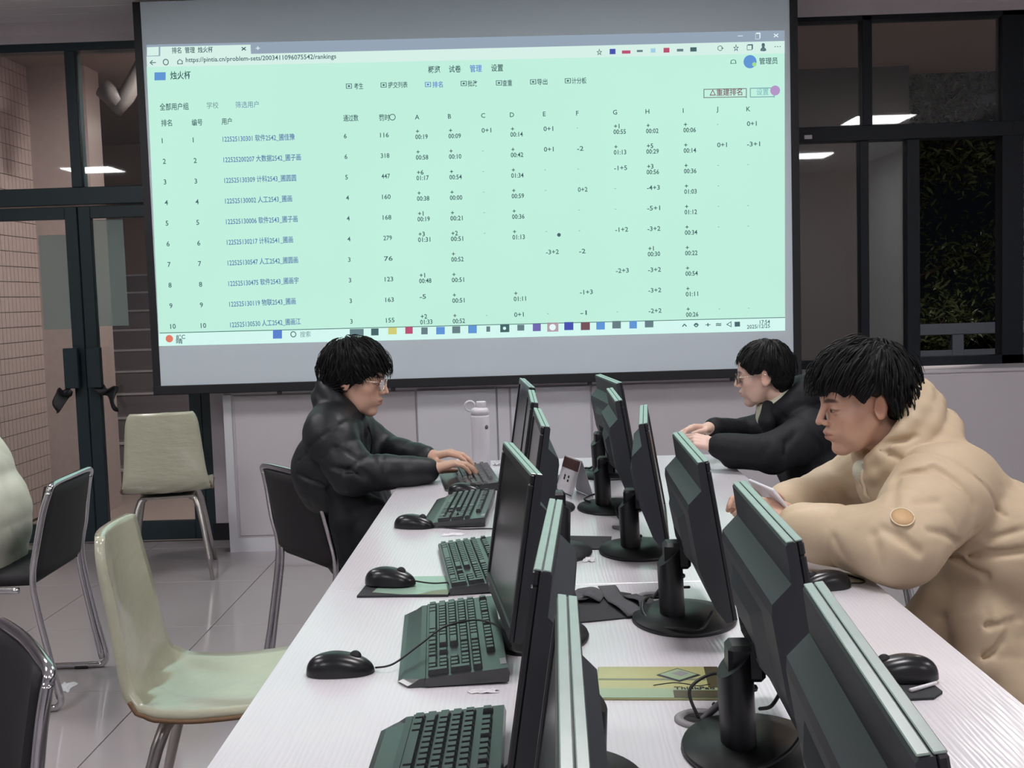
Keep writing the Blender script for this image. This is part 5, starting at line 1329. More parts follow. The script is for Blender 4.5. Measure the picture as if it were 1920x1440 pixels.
def legs(par, pel, yd, sgn, knee_x, foot_x, m='trouser'):
    """sgn: +1 faces +x, -1 faces -x"""
    S = Sdf(folds(0.004, 5)); pel = np.array(pel)
    for s in (-1, 1):
        hp = pel + np.array((0, s * 0.085, 0)); kn = np.array((knee_x, pel[1] + s * yd, 0.50)); an = np.array((foot_x - sgn * 0.02, pel[1] + s * yd, 0.10))
        S.cone(hp, kn, 0.088, 0.066, 0.03); S.cone(kn, an, 0.064, 0.048, 0.02)
    S.cone(pel + np.array((0, -0.07, 0.02)), pel + np.array((0, 0.07, 0.02)), 0.11, 0.11, 0.03)
    child('trousers', par, S, m, 0.012)
    for s in (-1, 1):
        f = Sdf(); y = pel[1] + s * yd
        f.cone((foot_x - sgn * 0.05, y, 0.052), (foot_x + sgn * 0.02, y, 0.062), 0.046, 0.046, 0.02); f.cone((foot_x + sgn * 0.02, y, 0.050), (foot_x + sgn * 0.13, y, 0.036), 0.044, 0.035, 0.03)
        f.fn(lambda X: 0.004 - X[:, 2], (0, 0, 0), (0, 0, 0), inter=True)
        child('shoe', par, f, 'shoe', 0.008)
def arm_cloth(S, sh, el, wr, r, puff=None, cuff=0.0, k=0.03):
    sh, el, wr = map(np.array, (sh, el, wr)); S.cone(sh, el, r[0], r[1], k, False, puff); S.cone(el, wr, r[1] * 0.97, r[2], 0.02, False, puff)
    if cuff: S.cone(wr - nrm(wr - el) * 0.02, wr + nrm(wr - el) * 0.012, r[2] * 0.92, r[2] * 0.86, 0.008)
def spectacles(par, H, rim_m, wire_m, rnd=True):
    b = B(); lens = []
    for y in (-1, 1):
        pts = []
        for i in range(25):
            a = 2 * math.pi * i / 24; rx, rz = (0.0235, 0.0205) if rnd else (0.0245, 0.0185)
            pts.append(H.w((0.0995 - 0.006 * abs(math.cos(a)) * (1 if math.cos(a) * 1 > 0 else 0), y * (0.0315) + rx * math.cos(a) * y, -0.003 + rz * math.sin(a))))
        b.tube(pts, 0.0013, 6); lens.append(pts)
    b.tube([H.w((0.0995, -0.0085, 0.003)), H.w((0.104, 0, 0.006)), H.w((0.0995, 0.0085, 0.003))], 0.0012, 6, 3)
    shift(b, par).build('spectacle_rim', rim_m, par)
    for y in (-1, 1):
        t = B().tube([H.w((0.093, y * 0.055, 0.004)), H.w((0.075, y * 0.071, 0.006)), H.w((0.03, y * 0.0775, 0.007)), H.w((-0.012, y * 0.079, 0.010)), H.w((-0.03, y * 0.078, -0.006))], 0.0014, 6, 3)
        shift(t, par).build('spectacle_temple', wire_m, par)
    for pts in lens:
        c = sum((np.array(p) for p in pts[:-1])) / 24; l = B().add([tuple(c)] + [tuple(p) for p in pts[:-1]], [(0, i + 1, (i + 1) % 24 + 1) for i in range(24)])
        shift(l, par).build('spectacle_lens', 'lens', par)

def person_typist():
    base = (-0.66, 4.13, 0)
    H = Frame((-0.605, 3.96, 1.108), (0.978, -0.08, -0.17), (0.17, 0, 0.98), 1.05)
    S = Sdf(); head_prims(S, H, (-0.672, 3.975, 0.97))
    S.cone((-0.69, 3.99, 0.92), (-0.69, 4.05, 0.78), 0.09, 0.09, 0.04); S.cone((-0.67, 3.81, 0.94), (-0.67, 4.16, 0.94), 0.045, 0.045, 0.04)
    for (sh, el, wr) in (((-0.67, 3.81, 0.93), (-0.585, 3.76, 0.80), (-0.345, 3.84, 0.795)), ((-0.67, 4.16, 0.93), (-0.55, 4.20, 0.82), (-0.365, 4.03, 0.812))):
        S.path([sh, el, wr], [0.05, 0.04, 0.026], 0.02)
    hand_prims(S, (-0.345, 3.84, 0.800), (0.93, 0.30, 0.14), (-0.12, 0.0, 1), False, 0.55, 0.9)
    hand_prims(S, (-0.365, 4.03, 0.817), (0.95, -0.25, 0.14), (-0.12, 0.0, 1), True, 0.55, 0.9)
    P, Q = S.mesh(0.003); P = laplace(P, Q, 1)
    p = body_obj('man in a black puffer jacket and thin glasses typing at the far desk', base, P, Q, face_tint(P, H), 'skin')
    J = Sdf(plus(folds(0.0045, 11, (26, 40, 60)), seam((-0.68, 3.79, 0.93), (0.55, -0.15, -0.8), 0.16, 0.005, 0.005), seam((-0.60, 3.75, 0.82), (0.6, -0.1, -0.8), 0.14, 0.004), seam((-0.50, 3.78, 0.80), (1, 0.2, 0), 0.11, 0.004))); pf = (0.008, 0.11, 0.2)
    for y in (-0.09, 0.0, 0.09):
        J.path([(-0.645, 4.15 + y, 0.48), (-0.665, 4.12 + y * 1.1, 0.63), (-0.705, 4.035 + y * 1.2, 0.80), (-0.675, 3.985 + y * 1.1, 0.94)], [0.118, 0.126, 0.128, 0.095], 0.03, pf)
    J.cone((-0.685, 3.81, 0.945), (-0.685, 4.16, 0.945), 0.078, 0.078, 0.04)
    arm_cloth(J, (-0.675, 3.80, 0.925), (-0.60, 3.75, 0.808), (-0.365, 3.835, 0.797), (0.088, 0.074, 0.046), (0.006, 0.095, 0.3), 0.01, 0.02)
    arm_cloth(J, (-0.675, 4.17, 0.925), (-0.56, 4.20, 0.82), (-0.385, 4.045, 0.812), (0.088, 0.070, 0.045), (0.006, 0.095, 0.3), 0.01, 0.02)
    ring(J, (-0.672, 3.978, 0.988), (0.82, 0, -0.57), (0.57, 0, 0.82), 0.082, 0.090, 0.034, 0.02, back_lift=0.02)
    ring(J, (-0.672, 3.975, 1.022), (0.82, 0, -0.57), (0.57, 0, 0.82), 0.078, 0.084, 0.028, 0.015, gap=0.35, back_lift=0.035)
    crease(J, [(-0.64, 0.90), (-0.60, 0.885), (-0.57, 0.86)], 0.004, y0=3.5); crease(J, [(-0.66, 0.84), (-0.60, 0.83), (-0.55, 0.80)], 0.004, y0=3.5); crease(J, [(-0.56, 0.83), (-0.53, 0.80), (-0.525, 0.77)], 0.004, y0=3.5); crease(J, [(-0.80, 0.80), (-0.72, 0.77), (-0.66, 0.74)], 0.004, y0=3.5)
    child('puffer_jacket', p, J, 'puffer_black', 0.0065)
    zb = B().tube([(-0.572, 3.955, 0.955), (-0.555, 3.95, 0.90), (-0.565, 3.96, 0.84), (-0.585, 3.97, 0.75), (-0.60, 3.97, 0.62)], 0.004, 6, 4); shift(zb, p).build('zip', 'scr_black', p)
    child('hair', p, hair_mesh(H, [-0.12, -0.06, -0.035, -0.01, 0.02, 0.045, 0.07, 0.10], [-0.095, -0.095, -0.060, -0.022, -0.006, 0.014, 0.030, 0.034], 0.018, 3, 560, (0.05, 0.11), (-0.06, 0.0, 0.12), 0.5, 0.3, 0.009, drop=0.026), 'hair', sm=0)
    spectacles(p, H, 'gold', 'gold', False)
    legs(p, (-0.64, 4.14, 0.53), 0.10, 1, -0.34, -0.36)
    return p
def person_beige():
    base = (1.14, 2.66, 0)
    H = Frame((0.772, 2.645, 1.108), (-0.985, -0.06, -0.14), (-0.14, 0, 0.985), 0.98)
    S = Sdf(); head_prims(S, H, (0.885, 2.66, 0.975))
    S.cone((0.94, 2.66, 0.90), (1.02, 2.66, 0.76), 0.10, 0.10, 0.04); S.cone((0.91, 2.50, 0.93), (0.91, 2.82, 0.93), 0.05, 0.05, 0.04)
    S.path([(0.90, 2.49, 0.93), (0.765, 2.36, 0.83), (0.60, 2.52, 0.838)], [0.05, 0.04, 0.026], 0.02); S.path([(0.91, 2.82, 0.93), (0.78, 2.91, 0.83), (0.61, 2.74, 0.855)], [0.05, 0.04, 0.026], 0.02)
    hand_prims(S, (0.60, 2.525, 0.840), (-0.86, 0.30, 0.42), (0.2, -0.75, 0.6), True, 0.55, 0.3, s=0.97)
    hand_prims(S, (0.605, 2.735, 0.858), (-0.90, -0.25, 0.30), (0.2, 0.6, 0.75), False, 0.60, 0.3, s=0.97)
    P, Q = S.mesh(0.003); P = laplace(P, Q, 1)
    p = body_obj('man in a beige puffer jacket leaning on the right desk edge', base, P, Q, face_tint(P, H, flush=1.0), 'skin')
    wr = plus(folds(0.0075, 21, (16, 27, 44)), seam((0.905, 2.49, 0.945), (-0.62, -0.35, -0.7), 0.15, 0.006, 0.005), seam((0.665, 2.44, 0.83), (-0.75, 0.6, 0), 0.12, 0.003, 0.004))
    J = Sdf(wr); pf = (0.008, 0.125, 0.1)
    for y in (-0.10, 0.0, 0.10):
        J.path([(1.19, 2.66 + y, 0.46), (1.14, 2.66 + y * 1.1, 0.62), (1.055, 2.66 + y * 1.2, 0.78), (0.965, 2.66 + y * 1.0, 0.90)], [0.135, 0.142, 0.138, 0.105], 0.03, pf)
    J.cone((0.94, 2.51, 0.935), (0.94, 2.81, 0.935), 0.090, 0.090, 0.04); J.cone((1.04, 2.58, 0.70), (0.92, 2.58, 0.56), 0.11, 0.095, 0.04)
    J.cone((1.08, 2.50, 0.62), (1.06, 2.44, 0.48), 0.09, 0.085, 0.03); J.cone((1.12, 2.82, 0.60), (1.10, 2.87, 0.47), 0.09, 0.075, 0.03)
    J.cone((0.98, 2.47, 0.64), (0.97, 2.45, 0.56), 0.07, 0.06, 0.03)
    arm_cloth(J, (0.895, 2.475, 0.925), (0.765, 2.355, 0.838), (0.605, 2.505, 0.838), (0.108, 0.088, 0.062), (0.005, 0.16, 0.2), 0.01, 0.02)
    arm_cloth(J, (0.915, 2.845, 0.925), (0.785, 2.91, 0.838), (0.625, 2.755, 0.850), (0.105, 0.084, 0.054), (0.005, 0.16, 0.2), 0.01, 0.02)
    ring(J, (0.895, 2.66, 0.965), (-0.78, 0, -0.62), (-0.62, 0, 0.78), 0.108, 0.098, 0.036, 0.02, gap=0.0, back_lift=0.02)
    ring(J, (0.875, 2.658, 1.000), (-0.78, 0, -0.62), (-0.62, 0, 0.78), 0.110, 0.098, 0.030, 0.012, gap=0.30, back_lift=0.045)
    ring(J, (0.860, 2.655, 1.030), (-0.78, 0, -0.62), (-0.62, 0, 0.78), 0.104, 0.094, 0.024, 0.012, gap=0.55, back_lift=0.050)
    for (pts, r) in (([(0.838, 0.985), (0.782, 0.97), (0.752, 0.95), (0.746, 0.926)], 0.005), ([(0.85, 0.99), (0.889, 0.961), (0.92, 0.918), (0.92, 0.889)], 0.004), ([(0.863, 1.04), (0.796, 1.02)], 0.004), ([(0.791, 0.93), (0.836, 0.929)], 0.004), ([(0.711, 0.885), (0.741, 0.869), (0.772, 0.843)], 0.006), ([(0.695, 0.87), (0.698, 0.844), (0.705, 0.813)], 0.005),
                     ([(0.904, 0.766), (0.973, 0.794), (1.057, 0.809)], 0.006), ([(0.919, 0.781), (0.973, 0.749), (0.97, 0.643)], 0.004), ([(0.791, 0.719), (0.831, 0.677)], 0.005), ([(0.904, 0.636), (0.97, 0.643), (1.043, 0.656)], 0.004), ([(0.636, 0.85), (0.653, 0.815)], 0.004), ([(0.927, 0.54), (0.997, 0.61), (1.06, 0.691)], 0.005), ([(0.80, 0.88), (0.84, 0.87), (0.88, 0.84)], 0.005), ([(0.93, 0.86), (0.98, 0.83), (1.05, 0.85)], 0.005)):
        crease(J, pts, r, 0.35)
    child('puffer_jacket', p, J, 'puffer_beige', 0.005)
    ys = 2.0 + np.arange(0, 0.6, 0.003); d = J.ev1(np.stack([np.full_like(ys, 0.752), ys, np.full_like(ys, 0.905)], 1), J.p); i = np.nonzero(d < 0)[0]
    py = ys[i[0]] if len(i) else 2.30; e = 0.004
    g = np.array([J.ev1(np.array([[0.752 + a, py + b_, 0.905 + c_]]), J.p)[0] - J.ev1(np.array([[0.752 - a, py - b_, 0.905 - c_]]), J.p)[0] for a, b_, c_ in ((e, 0, 0), (0, e, 0), (0, 0, e))]); nn = Vector(nrm(g)); Rm = nn.to_track_quat('Z', 'Y').to_matrix(); pc = Vector((0.752, py, 0.905)) + nn * 0.004
    pb = B().lathe([(0, -0.004), (0.022, -0.004), (0.022, 0.0), (0.0, 0.001)], pc, 32, R=Rm); po = shift(pb, p).build('sleeve_patch', 'patch', p)
    pb = B().tube([pc + Rm @ Vector((0.023 * math.cos(t * math.pi / 16), 0.023 * math.sin(t * math.pi / 16), 0)) for t in range(33)], 0.0014, 6); shift(pb, p).build('sleeve_patch_rim', 'patch_rim', p)
    def front(x0, z):
        xs = x0 + np.arange(0, 0.4, 0.003); dd = J.ev1(np.stack([xs, np.full_like(xs, 2.615), np.full_like(xs, z)], 1), J.p); ii = np.nonzero(dd < 0)[0]
        return (xs[ii[0]] if len(ii) else x0 + 0.2, 2.615, z)
    z = B().tube([front(0.60, q) for q in (0.955, 0.935, 0.915, 0.89, 0.86, 0.83)], 0.0045, 6, 3); shift(z, p).build('zip', 'patch_rim', p)
    I = Sdf(); ring(I, (0.850, 2.655, 0.985), (-0.82, 0, -0.57), (-0.57, 0, 0.82), 0.080, 0.078, 0.022, 0.02); child('inner_collar', p, I, 'inner_cream', 0.006)
    child('hair', p, hair_mesh(H, [-0.12, -0.065, -0.045, -0.022, 0.0, 0.025, 0.045, 0.07, 0.10], [-0.050, -0.050, -0.035, 0.030, 0.028, 0.018, 0.036, 0.040, 0.042], 0.026, 8, 760, (0.05, 0.10), (-0.065, 0.02, 0.12), 0.6, 0.2, 0.014, drop=0.014), 'hair', sm=0)
    legs(p, (1.17, 2.66, 0.53), 0.12, -1, 0.79, 0.80)
    return p
def person_woman():
    base = (1.06, 4.10, 0)
    H = Frame((0.842, 4.075, 1.072), (-0.935, 0.33, -0.10), (-0.10, 0, 0.99), 0.95)
    S = Sdf(); head_prims(S, H, (0.905, 4.09, 0.96), True)
    S.cone((0.96, 4.10, 0.88), (1.02, 4.10, 0.76), 0.08, 0.09, 0.04); S.cone((0.96, 3.95, 0.88), (0.96, 4.25, 0.88), 0.045, 0.045, 0.04)
    S.path([(0.96, 3.95, 0.88), (0.815, 3.87, 0.815), (0.650, 3.95, 0.838)], [0.045, 0.038, 0.024], 0.02); S.path([(0.96, 4.25, 0.88), (0.81, 4.29, 0.825), (0.665, 4.17, 0.872)], [0.045, 0.038, 0.024], 0.02)
    hand_prims(S, (0.650, 3.95, 0.840), (-0.90, 0.28, 0.16), (-0.1, -0.55, 0.8), True, 0.75, 0.8, s=0.95)
    hand_prims(S, (0.665, 4.165, 0.874), (-0.92, -0.25, 0.02), (-0.1, 0.3, 0.95), False, 0.75, 0.8, s=0.95)
    P, Q = S.mesh(0.003); P = laplace(P, Q, 1)
    p = body_obj('woman in a black hooded jacket and dark rimmed glasses at the far desk', base, P, Q, face_tint(P, H, fem=True), 'skin2')
    J = Sdf(plus(folds(0.005, 31, (24, 38, 56)), seam((0.95, 3.93, 0.88), (-0.7, -0.3, -0.6), 0.14)))
    for y in (-0.08, 0.0, 0.08):
        J.path([(1.075, 4.10 + y, 0.46), (1.065, 4.10 + y * 1.1, 0.62), (1.02, 4.10 + y * 1.2, 0.76), (0.965, 4.10 + y * 1.0, 0.87)], [0.125, 0.125, 0.118, 0.088], 0.03)
    J.cone((0.97, 3.945, 0.885), (0.97, 4.255, 0.885), 0.074, 0.074, 0.04)
    arm_cloth(J, (0.965, 3.93, 0.865), (0.825, 3.86, 0.818), (0.665, 3.943, 0.836), (0.084, 0.068, 0.046), None, 0.01, 0.02); arm_cloth(J, (0.965, 4.27, 0.865), (0.82, 4.29, 0.826), (0.685, 4.185, 0.868), (0.084, 0.066, 0.044), None, 0.01, 0.02)
    crease(J, [(0.90, 0.89), (0.86, 0.86), (0.85, 0.82)], 0.005, y0=3.5); crease(J, [(0.96, 0.88), (0.99, 0.83), (0.98, 0.77)], 0.005, y0=3.5); crease(J, [(0.80, 0.86), (0.78, 0.82)], 0.004, y0=3.5)
    J.cone((0.80, 3.93, 0.80), (0.70, 3.96, 0.79), 0.05, 0.036, 0.03)
    ring(J, (0.925, 4.095, 0.955), (-0.86, 0, -0.5), (-0.5, 0, 0.86), 0.092, 0.096, 0.034, 0.02, gap=0.6, back_lift=0.03)
    J.ell((1.04, 4.10, 0.945), (0.075, 0.115, 0.075), None, 0.04)          # hood lying on the back
    ring(J, (0.985, 4.10, 0.990), (-0.8, 0, -0.6), (-0.6, 0, 0.8), 0.075, 0.105, 0.026, 0.02, gap=1.2, back_lift=0.01)
    child('hooded_jacket', p, J, 'jacket_black', 0.0068)
    T = Sdf(); ring(T, (0.893, 4.088, 0.975), (-0.88, 0, -0.47), (-0.47, 0, 0.88), 0.062, 0.062, 0.017, 0.02, back_lift=0.01); ring(T, (0.905, 4.09, 0.945), (-0.88, 0, -0.47), (-0.47, 0, 0.88), 0.070, 0.068, 0.022, 0.02); child('turtleneck', p, T, 'inner_cream', 0.005)
    L = Sdf(folds(0.004, 9)); L.path([(0.845, 4.02, 0.965), (0.835, 4.0, 0.91), (0.845, 3.99, 0.84)], [0.022, 0.026, 0.02], 0.02); child('scarf_edge', p, L, 'jacket_black', 0.005)
    hs = B().tube([(0.955, 4.015, 1.005), (0.975, 4.045, 1.03), (0.985, 4.10, 1.038), (0.975, 4.155, 1.03)], 0.006, 6, 4); shift(hs, p).build('collar_stripe', 'panel', p)
    hs = B().tube([(0.985, 4.0, 0.985), (1.005, 4.04, 1.008), (1.012, 4.10, 1.015), (1.0, 4.16, 1.008)], 0.005, 6, 4); shift(hs, p).build('collar_stripe', 'panel', p)
    child('hair', p, hair_mesh(H, [-0.12, -0.06, -0.04, -0.02, 0.005, 0.03, 0.06, 0.085, 0.11], [-0.080, -0.078, -0.04, 0.026, 0.020, 0.014, 0.034, 0.052, 0.058], 0.013, 5, 260, (0.04, 0.09), (-0.04, 0.0, 0.125), 0.2, 0.25, 0.003), 'hair', sm=0)
    spectacles(p, H, 'specs', 'gold', True)
    legs(p, (1.05, 4.10, 0.53), 0.10, -1, 0.70, 0.72)
    return p
def person_cream():
    base = (-1.98, 4.03, 0)
    H = Frame((-2.33, 4.03, 1.13), (-0.97, 0, -0.24), (-0.24, 0, 0.97), 1.0)
    S = Sdf(); head_prims(S, H, (-2.24, 4.03, 1.0)); S.cone((-2.16, 4.03, 0.92), (-2.0, 4.03, 0.56), 0.09, 0.1, 0.04); S.cone((-2.18, 3.85, 0.93), (-2.18, 4.21, 0.93), 0.05, 0.05, 0.04)
    for s in (-1, 1):
        S.path([(-2.18, 4.03 + s * 0.18, 0.93), (-2.30, 4.03 + s * 0.22, 0.72), (-2.50, 4.03 + s * 0.15, 0.70)], [0.05, 0.04, 0.026], 0.02)
        hand_prims(S, (-2.50, 4.03 + s * 0.15, 0.70), (-1, -s * 0.2, -0.1), (0, 0, 1), s < 0, 0.5, 0.6)
    P, Q = S.mesh(0.0052); P = laplace(P, Q, 1)
    p = body_obj('person in a cream puffer jacket cut off at the left edge', base, P, Q, face_tint(P, H), 'skin')
    J = Sdf(folds(0.009, 41, (16, 30, 44))); pf = (0.013, 0.12, 0.1)
    for y in (-0.10, 0, 0.10): J.path([(-1.955, 4.03 + y, 0.50), (-1.965, 4.03 + y, 0.64), (-2.02, 4.03 + y, 0.80), (-2.13, 4.03 + y, 0.94)], [0.150, 0.165, 0.160, 0.11], 0.05, pf)
    J.cone((-2.16, 3.86, 0.94), (-2.16, 4.20, 0.94), 0.1, 0.1, 0.06)
    for s in (-1, 1): arm_cloth(J, (-2.16, 4.03 + s * 0.19, 0.92), (-2.29, 4.03 + s * 0.23, 0.72), (-2.48, 4.03 + s * 0.16, 0.70), (0.10, 0.085, 0.06), pf)
    ring(J, (-2.23, 4.03, 1.0), (-0.9, 0, -0.4), (-0.4, 0, 0.9), 0.1, 0.095, 0.045, 0.03); child('puffer_jacket', p, J, 'puffer_cream', 0.008)
    child('hair', p, hair_mesh(H, [-0.12, -0.06, -0.03, 0.0, 0.03, 0.06, 0.1], [-0.07, -0.07, -0.03, 0.02, 0.01, 0.04, 0.05], 0.018, 12, 160), 'hair', sm=0)
    legs(p, (-1.97, 4.03, 0.53), 0.10, -1, -2.38, -2.36)
    return p
P1 = person_typist(); P3 = person_beige(); P2 = person_woman(); P4 = person_cream()
P4.location.x -= 0.08
# ------------------------------------------------------------------ things on the desks
DZ = 0.7502
t = thing('vacuum_bottle', 'white vacuum bottle with a loop handle on the far desk', 'bottle', (-0.187, 4.225, DZ))
B().lathe([(0, 0), (0.033, 0), (0.0345, 0.003), (0.0345, 0.185), (0.033, 0.192)], sides=32).build('flask', 'white_bottle', t)
B().lathe([(0.0335, 0.193), (0.0335, 0.207), (0.030, 0.216), (0.019, 0.221), (0, 0.221)], sides=32).build('collar', 'white_bottle', t)
B().lathe([(0.017, 0.219), (0.019, 0.223), (0.019, 0.240), (0.0175, 0.243), (0, 0.243)], (0.006, 0, 0), sides=24).build('cap', 'white_bottle', t)
B().tube([(-0.008, 0, 0.222), (-0.020, 0, 0.216)] + [(-0.036 + 0.0185 * math.cos(a), 0, 0.226 + 0.0185 * math.sin(a)) for a in [(-0.6 + 0.42 * i) for i in range(0, 15)]], 0.0042, 8, 2).build('loop_handle', 'white_bottle', t)
B().lathe([(0, 0), (0.008, 0), (0.008, 0.0006), (0, 0.0006)], (0.024, -0.0248, 0.148), 16, R=euler(90, 0, 44)).build('small_mark', 'velcro', t)

def crumple(name, lab, c, sx, sy, h, seed, cat='tissue', m='paper', n=9):
    rn = random.Random(seed); ph = [rn.uniform(0, 6) for _ in range(6)]
    def fn(u, v):
        x = (u - .5) * 2; y = (v - .5) * 2; e = max(0, 1 - (x * x + y * y) * 0.5)
        z = h * (e * (0.5 + 0.5 * math.sin(7 * x + ph[0]) * math.sin(6 * y + ph[1])) + 0.10 * math.sin(15 * x + ph[2]) + 0.12)
        return (c[0] + sx * (x + .16 * math.sin(4 * y + ph[3])), c[1] + sy * (y + .16 * math.sin(5 * x + ph[4])), c[2] + max(0.0006, z))
    return tag(B().grid(fn, n, n, False).build(name, m, solid=0.0008), lab, cat)
crumple('crumpled_tissue', 'crumpled white tissue behind the hands of the typing man', (-0.255, 4.26, DZ), 0.035, 0.05, 0.04, 3)
crumple('paper_scrap', 'small white scrap beside the near keyboard', (-0.088, 1.775, DZ), 0.022, 0.008, 0.005, 5, 'paper scrap')
crumple('paper_scrap', 'thin white scrap under the mouse cord on the far desk', (-0.215, 2.995, DZ), 0.028, 0.016, 0.003, 6, 'paper scrap')
crumple('paper_scrap', 'tiny white crumbs by the base of a left row monitor', (0.13, 2.66, DZ), 0.014, 0.02, 0.006, 7, 'paper scrap')
crumple('paper_scrap', 'white paper scrap lying on the floor by the chrome chair', (-1.735, 4.05, 0.0005), 0.03, 0.05, 0.004, 9, 'paper scrap')
crumple('paper_scrap', 'curled white scrap on the floor behind the cream chair', (-1.80, 4.85, 0.0005), 0.03, 0.03, 0.02, 10, 'paper scrap')
crumple('small_packet', 'small white packet beside the vacuum bottle', (-0.125, 4.24, DZ), 0.018, 0.02, 0.018, 12, 'packet')

# folded table card
t = thing('table_card', 'white folded table card with a dark red header between the monitors', 'card', (0.132, 3.545, DZ), R_(18))
L2, hh, bw = 0.075, 0.118, 0.036
for s, nm in ((-1, 'card_face'), (1, 'card_face')):
    B().add([(s * bw, -L2, 0.001), (s * bw, L2, 0.001), (s * 0.001, L2, hh), (s * 0.001, -L2, hh)], [(0, 1, 2, 3)]).build(nm, 'paper', t, solid=0.0012)
M['card_red'] = mat('dark_red_print', srgb(92, 62, 60), 0.5); M['card_ink'] = mat('black_print', srgb(34, 34, 40), 0.5)
def on_face(u0, u1, v0, v1, m, nm, s=-1, off=0.0012):
    def pt(u, v): return (s * (bw * (1 - v) + 0.001 * v) + s * off, u * L2, 0.001 + (hh - 0.001) * v + off * 0.3)
    B().add([pt(u0, v0), pt(u1, v0), pt(u1, v1), pt(u0, v1)], [(0, 1, 2, 3)]).build(nm, m, t)
on_face(-0.95, 0.95, 0.70, 0.97, 'card_red', 'header_print'); on_face(-0.9, 0.9, 0.06, 0.09, 'card_ink', 'footer_print')
for (u, v) in ((-0.1, 0.5), (-0.1, 0.40), (0.35, 0.5), (0.35, 0.43)): on_face(u - 0.08, u + 0.10, v - 0.03, v + 0.035, 'card_ink', 'print_mark')
on_face(-0.95, 0.95, 0.70, 0.97, 'card_red', 'header_print', 1)

# printed laptop-brand pad
M['pad_print'] = mat('yellow_green_pad_print', srgb(176, 176, 122), 0.30, var=0.10, scale=14, spec=0.6)
M['pad_band'] = mat('pale_green_pad_band', srgb(150, 172, 140), 0.30, var=0.12, scale=20, spec=0.6)
M['pad_dark'] = mat('dark_pad_end', srgb(74, 68, 46), 0.4, var=0.2)
M['pad_grey'] = mat('faded_grey_stripe', srgb(120, 128, 104), 0.4, var=0.15)
t = thing('printed_mouse_pad', 'worn yellow green printed pad with a diamond emblem on the near desk', 'mouse pad', (0.196, 1.795, DZ), R_(-4.5))
def flat(x0, x1, y0, y1, z0, z1, nm, m, bev=0.0): return B().b2((x0, y0, z0), (x1, y1, z1), bev=bev).build(nm, m, t)
flat(-0.100, 0.100, -0.078, 0.072, 0, 0.0035, 'pad_body', 'pad_print', 0.0012)
flat(0.076, 0.0985, -0.03, 0.070, 0.0035, 0.0040, 'dark_end', 'pad_dark'); flat(-0.099, 0.099, -0.0775, -0.036, 0.0035, 0.0041, 'pale_band', 'pad_band'); flat(-0.098, 0.074, 0.004, 0.012, 0.0035, 0.0039, 'grey_stripe', 'pad_grey'); flat(0.02, 0.099, -0.077, -0.045, 0.0041, 0.0045, 'dark_smear', 'pad_dark')
def diamond(cx, cy, rx, ry, z, nm, m): B().add([(cx - rx, cy, z), (cx, cy - ry, z), (cx + rx, cy, z), (cx, cy + ry, z)], [(0, 1, 2, 3)]).build(nm, m, t)
diamond(0.032, 0.028, 0.036, 0.034, 0.0041, 'emblem_outline', 'card_ink'); diamond(0.032, 0.030, 0.030, 0.028, 0.0044, 'emblem_fill', 'pad_band'); diamond(0.036, 0.034, 0.015, 0.013, 0.0047, 'emblem_core', 'grommet')
B().tube([(-0.01, -0.022, 0.0042), (0.02, -0.01, 0.0042), (0.04, -0.014, 0.0042), (0.06, -0.024, 0.0042), (0.08, -0.016, 0.0042)], 0.0008, 5, 4).build('emblem_scribble', 'card_ink', t)
def flat_text(txt, par, loc, size, m, rz=0):
    cu = bpy.data.curves.new('t', 'FONT'); cu.body = txt; cu.size = size; cu.extrude = 0.0002; cu.offset = size * 0.015; cu.resolution_u = 3
    o = bpy.data.objects.new('t', cu); COL.objects.link(o); bpy.context.view_layer.update()
    me = bpy.data.meshes.new_from_object(o.evaluated_get(bpy.context.evaluated_depsgraph_get())); bpy.data.objects.remove(o)
    n = link('lettering', me, par, m); n.location = loc; n.rotation_euler = (0, 0, rz); return n
flat_text('ThinkPad', t, (0.022, -0.041, 0.0046), 0.017, 'card_ink')

# dark pads and torn strips
def quad_pad(name, lab, pts, th, m, cat='mouse pad'):
    n = len(pts); b = B(); b.add([(x, y, DZ) for x, y in pts] + [(x, y, DZ + th) for x, y in pts], [tuple(range(n))[::-1], tuple(range(n, 2 * n))] + [(i, (i + 1) % n, (i + 1) % n + n, i + n) for i in range(n)])
    return tag(b.build(name, m), lab, cat)
quad_pad('mouse_pad', 'dark grey mouse pad between the middle monitors', [(0.06, 2.935), (0.202, 2.905), (0.196, 2.85), (0.165, 2.765), (0.06, 2.775)], 0.003, 'pad')
quad_pad('mouse_pad', 'torn dark mouse pad under the grey fabric strips', [(0.03, 2.13), (0.10, 2.145), (0.218, 2.175), (0.212, 2.24), (0.20, 2.34), (0.165, 2.365), (0.10, 2.345), (0.03, 2.36)], 0.003, 'pad')
def strip(lab, pts, w, seed):
    P = [Vector(p) for p in pts]
    def fn(u, v):
        q = u * (len(P) - 1); i = min(int(q), len(P) - 2); p = P[i].lerp(P[i + 1], q - i); d = (P[i + 1] - P[i]).normalized(); sd = Vector((-d.y, d.x, 0))
        return p + sd * (v - .5) * w + Vector((0, 0, 0.0025 * math.sin(9 * u + seed) + 0.003))
    return tag(B().grid(fn, 14, 4).build('fabric_strip', 'velcro', solid=0.002), lab, 'fabric strip')
strip('flat grey fabric strip lying diagonally on the torn pad', [(0.152, 2.375, DZ + 0.006), (0.165, 2.27, DZ + 0.006), (0.195, 2.165, DZ + 0.005)], 0.038, 1)
strip('curled grey fabric strip on the torn pad by the left monitor', [(0.075, 2.30, DZ + 0.006), (0.105, 2.31, DZ + 0.014), (0.14, 2.30, DZ + 0.006)], 0.07, 2)
